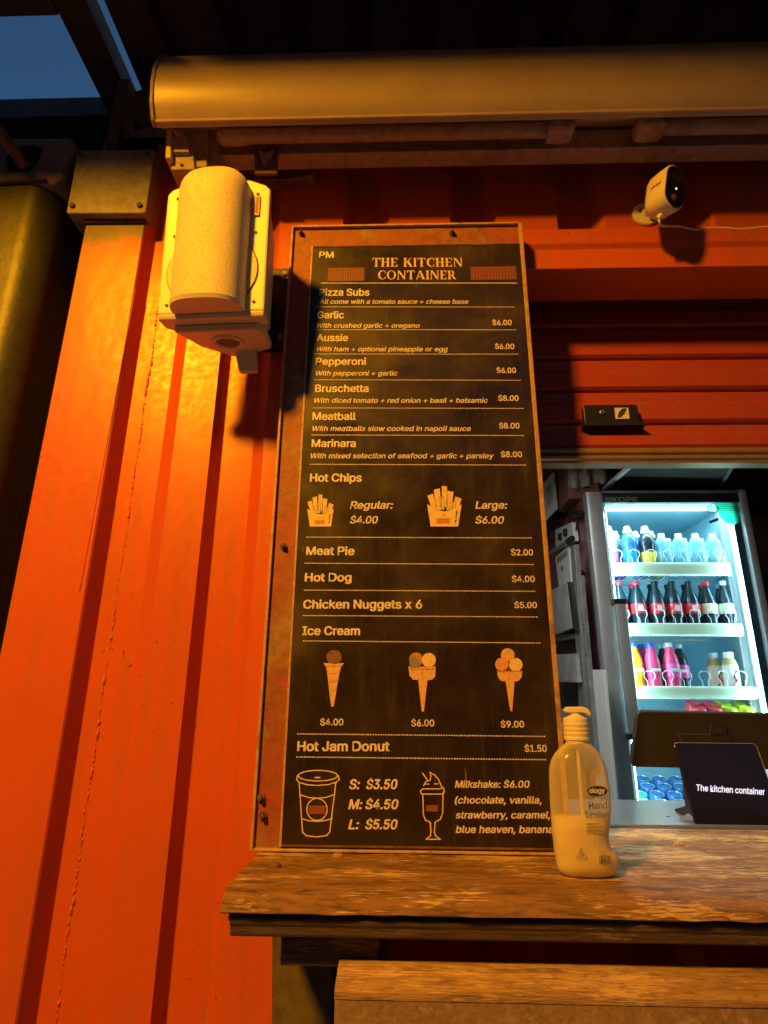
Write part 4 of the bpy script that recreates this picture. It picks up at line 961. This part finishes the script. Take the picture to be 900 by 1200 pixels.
# LED tubes and the light they give
for (x, y0) in ((.889, 0), (1.418, 0)):
    b = B(); b.tube([(x, FY+.012, .85), (x, FY+.012, 2.36)], .006, 8); b.go('led_tube', 'led_fr', fg, True)
b = B(); b.tube([(.90, FY+.05, 2.385), (1.42, FY+.05, 2.385)], .008, 8); b.go('led_tube', 'led_fr', fg, True)
def area(name, loc, rot, sx, sy, w, col, parent):
    l = bpy.data.lights.new(name, 'AREA'); l.shape = 'RECTANGLE'; l.size = sx; l.size_y = sy; l.energy = w; l.color = col
    o = bpy.data.objects.new(name, l); COL.objects.link(o); o.location = loc; o.rotation_euler = rot; o.parent = parent
    o.matrix_parent_inverse = Matrix.Translation(-parent.location); return o
FC = (.50, .92, 1.0)
FP = 12.0
area('fridge_light', (1.16, FY+.022, 2.376), (radians(28), 0, 0), .5, .03, FP*.3, FC, fg)
area('fridge_light', (.893, FY+.004, 1.6), (radians(90), 0, radians(-32)), .02, 1.4, FP, FC, fg)
area('fridge_light', (1.420, FY+.004, 1.6), (radians(90), 0, radians(32)), .02, 1.4, FP, FC, fg)
# shelves
shelf_px = (659, 730, 804)
SH = []
for ys in shelf_px:
    zt_, zb_ = at(780, ys, Y=1.43).z, at(780, ys+15, Y=1.43).z; SH.append((zt_, zb_))
SH.append((SH[2][0]-.175, SH[2][1]-.175)); SH.append((SH[3][0]-.37, SH[3][1]-.37))
for k, (zt_, zb_) in enumerate(SH):
    x1_ = (1.398, 1.405, 1.418, 1.42, 1.42)[k]
    b = B(); b.prism_x([(1.436, zt_), (1.430, zt_-.004), (1.428, zt_-.02), (1.431, zb_+.006), (1.437, zb_), (1.445, zb_), (1.445, zt_)], .90, x1_); stp = b.go('shelf_strip', 'strip', fg, True)
    tilt = (0, 0, 0, radians(16), radians(18))[k]
    b = B()
    for j in range(22):
        xx = .90+j*.0235; b.tube([(xx, 1.447, zb_+.012), (xx, 1.447+.5*cos(tilt), zb_+.012+.5*sin(tilt))], .0018, 5)
    b.tube([(.89, 1.69, zb_+.010+.243*math.tan(tilt)), (1.42, 1.69, zb_+.010+.243*math.tan(tilt))], .003, 5)
    b.go('wire_shelf', 'whitep', fg)
    # wire dividers in front of the bottles
    if k < 3:
        for j in range(7):
            xx = .935+j*.0735
            b = B(); pts = [(xx-.011, 1.448, zt_-.01), (xx-.012, 1.448, zt_+.02), (xx-.022, 1.448, zt_+.035), (xx-.020, 1.448, zt_+.052), (xx-.008, 1.448, zt_+.060), (xx+.008, 1.448, zt_+.060), (xx+.020, 1.448, zt_+.052), (xx+.022, 1.448, zt_+.035), (xx+.012, 1.448, zt_+.02), (xx+.011, 1.448, zt_-.01)]
            b.tube(pts, .0016, 5, False); b.go('wire_divider', 'whitep', fg)

# ------------------------------------------------------------------ drinks: prototypes by kind, then copies
ORD = ['first', 'second', 'third', 'fourth', 'fifth', 'sixth', 'seventh', 'eighth', 'ninth', 'tenth']
PROTO = {}
def drink(kind, parts, name, cat, label, x, y, z, group, tilt=0, s=1.0):
    """parts: list of (part name, builder, material, smooth)"""
    root = thing(name, label, cat, (x, y, z), group); root.rotation_euler = (tilt, 0, 0); root.scale = (s, s, s)
    if kind not in PROTO:
        PROTO[kind] = []
        for pn, fn, mt in parts:
            b = B(); fn(b); o = link(pn, b.bm, mt, root, True); PROTO[kind].append(o)
    else:
        for src in PROTO[kind]:
            c = src.copy(); COL.objects.link(c); c.parent = root
    return root
def L_(prof, n=14): return lambda b: b.lathe(prof, n)
cola_body = L_([(.026, 0), (.030, .006), (.030, .03), (.027, .055), (.030, .085), (.031, .125), (.0295, .145), (.022, .17), (.0135, .195), (.012, .208), (.012, .213)])
def colak(label_m, cap_m):
    return [('body', cola_body, 'cola'), ('label', L_([(.0305, .083), (.0318, .086), (.0322, .122), (.031, .126)]), label_m), ('cap', L_([(.0145, .207), (.0148, .222), (.013, .225)]), cap_m),
            ('barcode', lambda b: b.box(-.012, .006, -.0335, -.031, .092, .118), 'whitep')]
sport_body = L_([(.028, 0), (.032, .008), (.032, .10), (.027, .115), (.033, .13), (.033, .15), (.028, .17), (.017, .185), (.017, .19)])
def sport(liq): return [('body', sport_body, liq), ('sleeve', L_([(.0325, .098), (.029, .115), (.0338, .128), (.0338, .150), (.0285, .170), (.0182, .1845)]), {'blue': 'bluecan', 'purple': 'greyink', 'amber': 'blk_cap'}[liq]), ('cap', L_([(.019, .188), (.0195, .20), (.0145, .203), (.0135, .216), (.012, .218)]), 'wcap')]
water_b = [('body', L_([(.029, 0), (.033, .006), (.032, .02), (.0335, .03), (.032, .04), (.0335, .05), (.031, .075), (.0335, .10), (.032, .11), (.0335, .12), (.030, .145), (.018, .165), (.012, .172)]), 'water'),
           ('label', L_([(.0338, .060), (.0342, .062), (.0342, .092), (.0338, .094)]), 'clear'), ('cap', L_([(.014, .170), (.0145, .182), (.013, .184)]), 'wcap')]
z1 = SH[0][1]+.014; z2_ = SH[1][1]+.014; z3 = SH[2][1]+.014
def xat(px, y_): return at(px, 700, Y=y_).x
def X_(px, py, y_): return at(px, py, Y=y_).x
# shelf 1
for j, (px, kd) in enumerate(((713, 'purple'), (737, 'blue'), (758, 'amber'))):
    colr = {'purple': 'purple', 'blue': 'bright blue', 'amber': 'amber'}[kd]
    drink('sport_'+kd, sport(kd), 'sports_drink_bottle', 'bottle', 'front %s sports drink bottle on the top fridge shelf' % colr, X_(px+ (2 if j == 0 else 0), 640, 1.49), 1.49, z1, 'sports drinks in the fridge', s=1.0)
for j, (px, kd) in enumerate(((722, 'purple'), (746, 'blue'), (764, 'amber'))):
    colr = {'purple': 'purple', 'blue': 'bright blue', 'amber': 'amber'}[kd]
    drink('sport_'+kd, sport(kd), 'sports_drink_bottle', 'bottle', '%s sports drink bottle standing behind the front one on the top shelf' % colr, X_(px, 640, 1.57), 1.57, z1, 'sports drinks in the fridge')
for j, px in enumerate((776, 797, 814, 834 if False else 831)):
    drink('water', water_b, 'water_bottle', 'bottle', '%s clear water bottle from the left, front row of top shelf' % ORD[j], X_((777, 797, 817, 0)[j] if j < 3 else 0, 645, 1.49) if j < 3 else 1.375, 1.49, z1, 'water bottles in the fridge')
for j in range(4):
    drink('water', water_b, 'water_bottle', 'bottle', '%s clear water bottle from the left, back row of top shelf' % ORD[j], X_((787, 806, 826, 844)[j]-4, 640, 1.575), 1.575, z1, 'water bottles in the fridge')
# shelf 2 : colas
kinds = [('redl', 'rcap', 'red label, red cap'), ('redl', 'rcap', 'red label, red cap'), ('redl', 'blk_cap', 'red label, dark cap'), ('redl', 'blk_cap', 'red label, dark cap'), ('redl', 'blk_cap', 'red label, dark cap'), ('cream_l', 'rcap', 'cream label, red cap'), ('silver_l', 'wcap', 'silver label, pale cap')]
for row, yy in enumerate((1.49, 1.565)):
    for j, (lm, cm, ds) in enumerate(kinds):
        px = (726, 747, 769, 789, 809, 829, 849)[j]-(5 if row else 0)
        drink('cola_'+lm+cm, colak(lm, cm), 'cola_bottle', 'bottle', 'dark cola bottle, %s, %s from left, %s row, second shelf' % (ds, ORD[j], ('front', 'back')[row]), X_(px, 700, yy), yy, z2_, 'cola bottles on the second fridge shelf')
# shelf 3
def soda(liq, lab, cap): return [('body', L_([(.026, 0), (.031, .006), (.031, .05), (.029, .07), (.031, .09), (.031, .13), (.026, .155), (.0135, .19), (.012, .198)]), liq), ('label', L_([(.0315, .072), (.0325, .075), (.0325, .122), (.0315, .125)]), lab), ('cap', L_([(.0145, .195), (.0148, .209), (.013, .212)]), cap),
    ('label_print', lambda b: b.box(-.018, .018, -.0345, -.032, .094, .106), 'whitep')]
for j, (px, yy, k, lab, cap, lb) in enumerate(((744, 1.49, 'orange', 'orange', 'bcap', 'orange fizzy drink bottle with blue cap, far left of third shelf'), (764, 1.49, 'pinkl', 'pinkl', 'bcap', 'red raspberry drink bottle with blue cap on third shelf'),
        (786, 1.49, 'pinkl', 'hotpink', 'wcap', 'pink label drink bottle with white cap, front of third shelf'), (797, 1.565, 'cola', 'hotpink', 'wcap', 'dark drink bottle with hot pink label behind on third shelf'),
        (753, 1.565, 'pinkl', 'pinkl', 'bcap', 'raspberry drink bottle behind the orange one on third shelf'), (778, 1.565, 'cola', 'pinkl', 'wcap', 'dark drink bottle with white cap between pink ones, third shelf'))):
    drink('soda_%s%s%s' % (k, lab, cap), soda(k, lab, cap), 'soft_drink_bottle', 'bottle', lb, X_(px, 775, yy), yy, z3, 'coloured soft drinks on the third shelf')
def wob(b):
    b.tube([(-.012, -.0325, .04), (.004, -.034, .06), (-.006, -.034, .075), (.01, -.0325, .10)], .004, 6)
mk = [('body', L_([(.027, 0), (.031, .004), (.031, .12), (.026, .135), (.020, .15), (.019, .16)]), 'milk'), ('shoulder', L_([(.0315, .118), (.0265, .135), (.0205, .15)]), 'tan'), ('cap', L_([(.0195, .155), (.020, .172), (.018, .174)]), 'wcap'), ('red_print', wob, 'redl')]
for j, px in enumerate((838, 856)):
    drink('milkb', mk, 'iced_coffee_bottle', 'bottle', ('left', 'right')[j]+' iced coffee bottle with red print, right end of third shelf', X_(px, 785, 1.49+.05*(1-j)), 1.49+.05*(1-j), z3, 'iced coffee bottles')
# shelf 4 / 5 : cans on sloping shelves
def can(m_): return [('body', L_([(.026, 0), (.031, .006), (.031, .115), (.027, .125)]), m_), ('lid', L_([(.0265, .1245), (.0275, .127), (.025, .1265), (.024, .1235), (.001, .1235)]), 'canlid' if m_ in ('bluecan', 'greencan') else m_)]
t4 = radians(16); base4 = SH[3][1]+.016
cols4 = [('redcan', 'red'), ('redcan', 'red'), ('lime', 'lime'), ('lime', 'lime')]
for row in range(2):
    for j, (mt, nm) in enumerate((('redcan', 'red'), ('redcan', 'red'), ('lime', 'lime'), ('lime', 'lime'), ('lime', 'lime'), ('bluecan', 'blue'))[(0 if row == 0 else 0):(4 if row == 0 else 4)]):
        yy = 1.49+row*.066; px = (818, 836, 853, 874)[j]-(0 if row == 0 else 6)
        yv = 1.49+row*.066
        drink('can_'+mt, can(mt), 'drink_can', 'can', '%s topped drink can, %s from left, %s row, above the terminal' % (nm, ORD[j], ('front', 'back')[row]), X_(px, 826, yy-.03), yv, 1.428+(yv-1.49)*math.tan(t4), 'cans on the fourth fridge shelf', t4)
t5 = radians(18); z5 = at(770, 936, Y=1.48).z-.128
for row in range(4):
    for j in range(4):
        yy = 1.49+row*.066
        mt, nm = (('greencan', 'green'), ('bluecan', 'blue'), ('bluecan', 'blue'), ('bluecan', 'blue'))[j] if row < 2 else (('bluecan', 'blue'),)*4+()if False else ((('greencan', 'green') if (j == 0 and row < 2) else ('bluecan', 'blue')))
        drink('can_'+mt, can(mt), 'drink_can', 'can', '%s drink can, %s from left, row %s back, lowest visible shelf' % (nm, ORD[j], ORD[row]), .93+j*.068+(.01 if row % 2 else 0), yy, z5+(yy-1.49)*math.tan(t5), 'cans on the lowest visible fridge shelf', t5)

# ================================================================== things left of the fridge
SX = fx0-.004
# helper: place on plane X = const using photograph directions
def onx(px, py, X): return at(px, py, X=X)
cb = thing('control_box', 'white wall box with two black knobs on the fridge side', 'control box')
q = [onx(650.5, 620.5, SX-.02), onx(670, 612, SX-.02), onx(673, 634, SX-.02), onx(651, 646, SX-.02)]
b = B(); b.hexa([tuple(p) for p in q], [tuple(p+Vector((.022, 0, 0))) for p in q]); b.go('case', 'whitep', cb, False, .002)
for px, py in ((657.6, 629), (663.8, 624)):
    p = onx(px, py, SX-.02); b = B(Matrix.Translation(p) @ Matrix.Rotation(-pi/2, 4, 'Y')); b.lathe([(.020, 0), (.018, .012), (.008, .014)], 14); b.go('knob', 'black', cb, True)
cr = thing('card_reader', 'white keypad device with grey display on the fridge side', 'keypad')
q = [onx(651, 652, SX-.028), onx(665.5, 640, SX-.028), onx(667, 690, SX-.028), onx(654, 682, SX-.028)]
q = [onx(650.5, 653, SX-.028), onx(665.5, 639.5, SX-.028), onx(670, 684, SX-.028), onx(655, 690, SX-.028)]
b = B(); b.hexa([tuple(p) for p in q], [tuple(p+Vector((.03, 0, 0))) for p in q]); b.go('case', 'whitep', cr, False, .002)
q = [onx(652.5, 654, SX-.030), onx(664, 645, SX-.030), onx(664.5, 650, SX-.030), onx(653, 660, SX-.030)]
b = B(); b.hexa([tuple(p) for p in q], [tuple(p+Vector((.002, 0, 0))) for p in q]); b.go('display', 'greyink', cr)
q = [onx(657, 664, SX-.030), onx(659.5, 662, SX-.030), onx(660, 667.5, SX-.030), onx(657.5, 669, SX-.030)]
b = B(); b.hexa([tuple(p) for p in q], [tuple(p+Vector((.002, 0, 0))) for p in q]); b.go('code_label', 'greyink', cr)
def rod(name, label, cat, pts, r, mat):
    b = B(); b.tube([onx(x, y, X) for x, y, X in pts], r, 8); return tag(b.go(name, mat, None, True), label, cat)
rod('wall_torch', 'black cylindrical holder high on the maroon fridge side', 'holder', [(669.5, 601.5, SX-.02), (680, 601.5, SX-.02)], .016, 'black')
rod('black_clip', 'short black clip lower on the maroon fridge side', 'clip', [(675, 673, SX-.012), (681, 672, SX-.012)], .014, 'black')
rod('utensil_rod', 'grey metal rod slanting across below the control box', 'rod', [(642, 651, SX-.05), (655, 641, SX-.045), (669, 632, SX-.04)], .009, 'alu')
rod('black_grip', 'black rubber grip at upper end of slanting rod', 'grip', [(665.5, 634.5, SX-.055), (670.5, 631, SX-.052)], .014, 'black')
rod('hook_block', 'dark round hook block near the left window edge', 'hook', [(641, 627, SX-.03), (648, 626.5, SX-.03)], .018, 'black')
for k, pp_ in enumerate((((663, 592), (668, 589), (673, 591), (674.5, 600)), ((665, 590), (667, 608), (672, 622), (674, 640)), ((671, 606), (672, 616), (674, 625)), ((675, 607), (675.5, 618), (673.5, 632)), ((674, 640), (675, 655), (674, 668)), ((644, 612), (647, 618), (648, 626)))):
    b = B(); b.tube([onx(x, y, SX-.006) for x, y in pp_], .003, 6); tag(b.go('wall_cable', 'black', None, True), ('loose black cable arching at the top corner of the fridge side', 'long black cable descending past the control box', 'short cable hanging below the black holder, nearer its left', 'short cable hanging below the black holder, nearer its right', 'black cable dropping beside the white keypad device', 'black cable curling above the dark hook block')[k], 'cable', 'cables on the fridge side')
# weathered rack of boards with two steel uprights
rk = thing('slatted_rack', 'grey weathered board rack with steel uprights beside the fridge', 'rack')
RX = SX-.075
def quadx(par, name, pts, X, th, mat, bev=.002):
    q = [onx(x, y, X) for x, y in pts]; b = B(); b.hexa([tuple(p) for p in q], [tuple(p+Vector((th, 0, 0))) for p in q]); return b.go(name, mat, par, False, bev)
quadx(rk, 'board', [(640, 695), (664, 682.5), (670.5, 736), (640, 748)], RX-.02, .018, 'greywood')
quadx(rk, 'board', [(646, 767.5), (674, 766), (677, 800), (648, 799)], RX-.02, .018, 'greywood')
quadx(rk, 'board', [(650, 829), (672, 838), (674, 862), (652, 860)], RX-.02, .018, 'greywood')
quadx(rk, 'board_edge', [(664.3, 682), (667.5, 682), (674.5, 739), (670.8, 737)], RX-.018, .03, 'black', 0)
quadx(rk, 'upright', [(668.5, 640), (673, 638), (691, 900), (682, 900)], RX, .02, 'alud')
quadx(rk, 'upright', [(675, 676), (679, 674), (699, 900), (691.5, 900)], RX+.012, .02, 'alud')
quadx(rk, 'rail', [(646, 745), (673, 742), (674, 748), (646, 752)], RX+.005, .02, 'alud')
for x, y in ((677.5, 735), (684.5, 732), (684.7, 737.5), (688, 768)):
    p = onx(x, y, RX-.001); b = B(Matrix.Translation(p) @ Matrix.Rotation(-pi/2, 4, 'Y')); b.lathe([(.005, 0), (.005, .003)], 8); b.go('rivet', 'black', rk)
quadx(None, 'white_panel', [(693, 785), (707, 785), (727, 1010), (700, 1010)], RX+.03, .012, 'whitep')
tag(bpy.data.objects['white_panel'], 'plain white upright panel standing beside the fridge door', 'panel')
bp = quadx(None, 'dark_backing_board', [(640, 740), (681, 735), (700, 1020), (650, 1020)], SX-.02, .012, 'dark'); tag(bp, 'dark brown backing board behind the grey rack boards', 'board')
# notice, box with bags, overhead shelf frame
nt_ = thing('wall_notice', 'pale printed notice sheet hanging at the upper left inside window', 'notice')
q = [at(636, 562, Y=1.75), at(648, 548.5, Y=1.6), at(652.5, 596, Y=1.6), at(638.5, 611, Y=1.75)]
b = B(); b.hexa([tuple(p) for p in q], [tuple(p+Vector((.006, .003, 0))) for p in q]); b.go('sheet', 'paper', nt_)
q2 = [q[0]*.7+q[2]*.3, q[1]*.75+q[3]*.25, q[2]*.75+q[0]*.25, q[3]*.75+q[1]*.25]
b = B(); b.hexa([tuple(p+Vector((-.001, -.002, 0))) for p in q2], [tuple(p+Vector((.001, 0, 0))) for p in q2]); b.go('faded_print', simple('faded_print', (.42, .45, .42), .8, 0, .3, 30, 0), nt_)
bx_ = thing('cardboard_box', 'brown cardboard carton on top of the fridge', 'box')
b = B(); b.box(fx0-.05, fx0+.09, 1.46, 1.66, fzt+.002, fzt+.19); b.go('carton', 'carton', bx_, False, .003)
b = B(); b.box(fx0+.095, fx0+.20, 1.50, 1.66, fzt+.002, fzt+.19); tag(b.go('navy_bag', 'bluebag', None, False, .01), 'dark navy bag beside the brown carton on the fridge', 'bag')
def crumple(px0, px1, py0, py1, y_, label):
    a = at(px0, py1, Y=y_); c = at(px1, py0, Y=y_); b = B(); n_ = 9; G = []
    for i in range(n_+1):
        row = []
        for j in range(n_+1):
            u, v = j/n_, i/n_; w = sin(pi*(.12+.76*v))*.5+.5
            row.append(b.v((a.x+(c.x-a.x)*(.5+(u-.5)*w)+random.uniform(-.004, .004), y_+.03*(2*u-1)**2+random.uniform(-.008, .008), a.z+(c.z-a.z)*v+random.uniform(-.004, .004)+(.02*(2*u-1)**2 if i == 0 else 0))))
        G.append(row)
    for i in range(n_):
        for j in range(n_): b.bm.faces.new([G[i][j], G[i][j+1], G[i+1][j+1], G[i+1][j]])
    bmesh.ops.solidify(b.bm, geom=b.bm.faces[:], thickness=.004)
    tag(b.go('plastic_bag', 'bag', None, 'all'), label, 'bag', 'crumpled plastic bags above the fridge')
crumple(667, 681, 543, 573, 1.44, 'left crumpled clear plastic bag hanging over the carton')
crumple(681, 694, 548, 571, 1.43, 'middle crumpled plastic bag, lowest on the brown carton')
crumple(697, 713, 541, 567, 1.43, 'right crumpled plastic bag in front of navy bag')
of = thing('overhead_frame', 'pale edged frame under the ceiling above the fridge', 'frame')
p0, p1, p2, p3 = at(702, 578, Y=1.56), at(739, 546, Y=1.22), at(858, 547, Y=1.22), at(838, 581, Y=1.56)
def bar(par, name, a, c, w, h, mat):
    d = (c-a).normalized(); s_ = d.cross(Vector((0, 0, 1))).normalized()*w/2; u_ = Vector((0, 0, h/2))
    b = B(); b.hexa([a+s_+u_, a-s_+u_, a-s_-u_, a+s_-u_], [c+s_+u_, c-s_+u_, c-s_-u_, c+s_-u_]); return b.go(name, mat, par, False, .001)
bar(of, 'side_rail', p0, p1, .02, .012, 'whitep'); bar(of, 'front_rail', p1+Vector((.0, -.012, .0)), p2+Vector((0, -.012, 0)), .016, .010, 'paper'); bar(of, 'side_rail', p3, p2, .014, .006, 'alud')
b = B(); b.hexa([p0+Vector((.01, 0, .01)), p1+Vector((.01, 0, .01)), p2+Vector((0, 0, .01)), p3+Vector((0, 0, .01))], [p+Vector((0, 0, .02)) for p in (p0, p1, p2, p3)]); b.go('panel', 'dark', of)

cl_ = thing('ceiling_lamp', 'white ceiling batten lamp inside the kitchen container', 'lamp', (.1, .62, 2.6))
b = B(); b.box(-.30, .50, .59, .67, 2.585, 2.619); b.go('batten', 'whitep', cl_, False, .003)
b = B(); b.box(-.28, .48, .60, .66, 2.574, 2.5845); b.go('diffuser', emis('ceiling_lamp_diffuser', (.95, 1.0, .95), 3.0), cl_, False, .003)
area('ceiling_light', (.10, .63, 2.565), (0, 0, 0), .7, .05, 19.0, (.93, 1.0, .93), cl_)
# ================================================================== unseen shed added behind the camera to cut the blue sky light
sh = thing('sky_blocker_shed', 'unseen dark brick shed added opposite the container to block low sky light', 'shed', (0, -7, 0))
b = B(); b.box(-16, 16, -9.0, -7.0, 0, 5.6); b.go('wall', simple('sky_blocker_brick', (.16, .07, .045), .85, 0, .3, 6, .3), sh)
b = B(); b.prism_x([(-6.7, 5.6), (-9.2, 5.6), (-9.2, 5.75), (-8.0, 6.5), (-6.7, 5.75)], -16.2, 16.2); b.go('roof', 'roofu', sh)
# ================================================================== floodlight on its pole, behind the photographer
fd = thing('floodlight', 'sodium floodlight on a steel pole across the yard', 'floodlight', (LAMP.x, LAMP.y-.12, 0))
b = B(); b.tube([(LAMP.x, LAMP.y-.25, 0), (LAMP.x, LAMP.y-.25, 4.0)], .045, 12); b.go('pole', 'galv', fd, True)
dv = (Vector((-.70, 0, 1.65))-LAMP).normalized()
ML = Matrix.Translation(LAMP-dv*.06) @ dv.to_track_quat('-Z', 'Y').to_matrix().to_4x4()
b = B(ML); b.box(-.16, .16, -.12, .12, .0, .10); b.go('housing', 'blackm', fd, False, .01)
b = B(ML); b.box(-.13, .13, -.09, .09, -.006, -.001); b.go('lens', 'lamp_lens', fd)
b = B(); b.tube([LAMP-dv*.12, (LAMP.x, LAMP.y-.25, LAMP.z+.02)], .02, 8); b.go('arm', 'galv', fd, True)
ld = bpy.data.lights.new('sodium_lamp', 'SPOT'); ld.energy = LAMP_W; ld.color = LAMP_COL; ld.shadow_soft_size = .17; ld.spot_size = radians(82); ld.spot_blend = 1.0
lo_ = bpy.data.objects.new('sodium_lamp', ld); COL.objects.link(lo_); lo_.matrix_world = Matrix.Translation(LAMP+dv*.02) @ dv.to_track_quat('-Z', 'Y').to_matrix().to_4x4()
lo_.parent = fd; lo_.matrix_parent_inverse = Matrix.Translation(-fd.location)
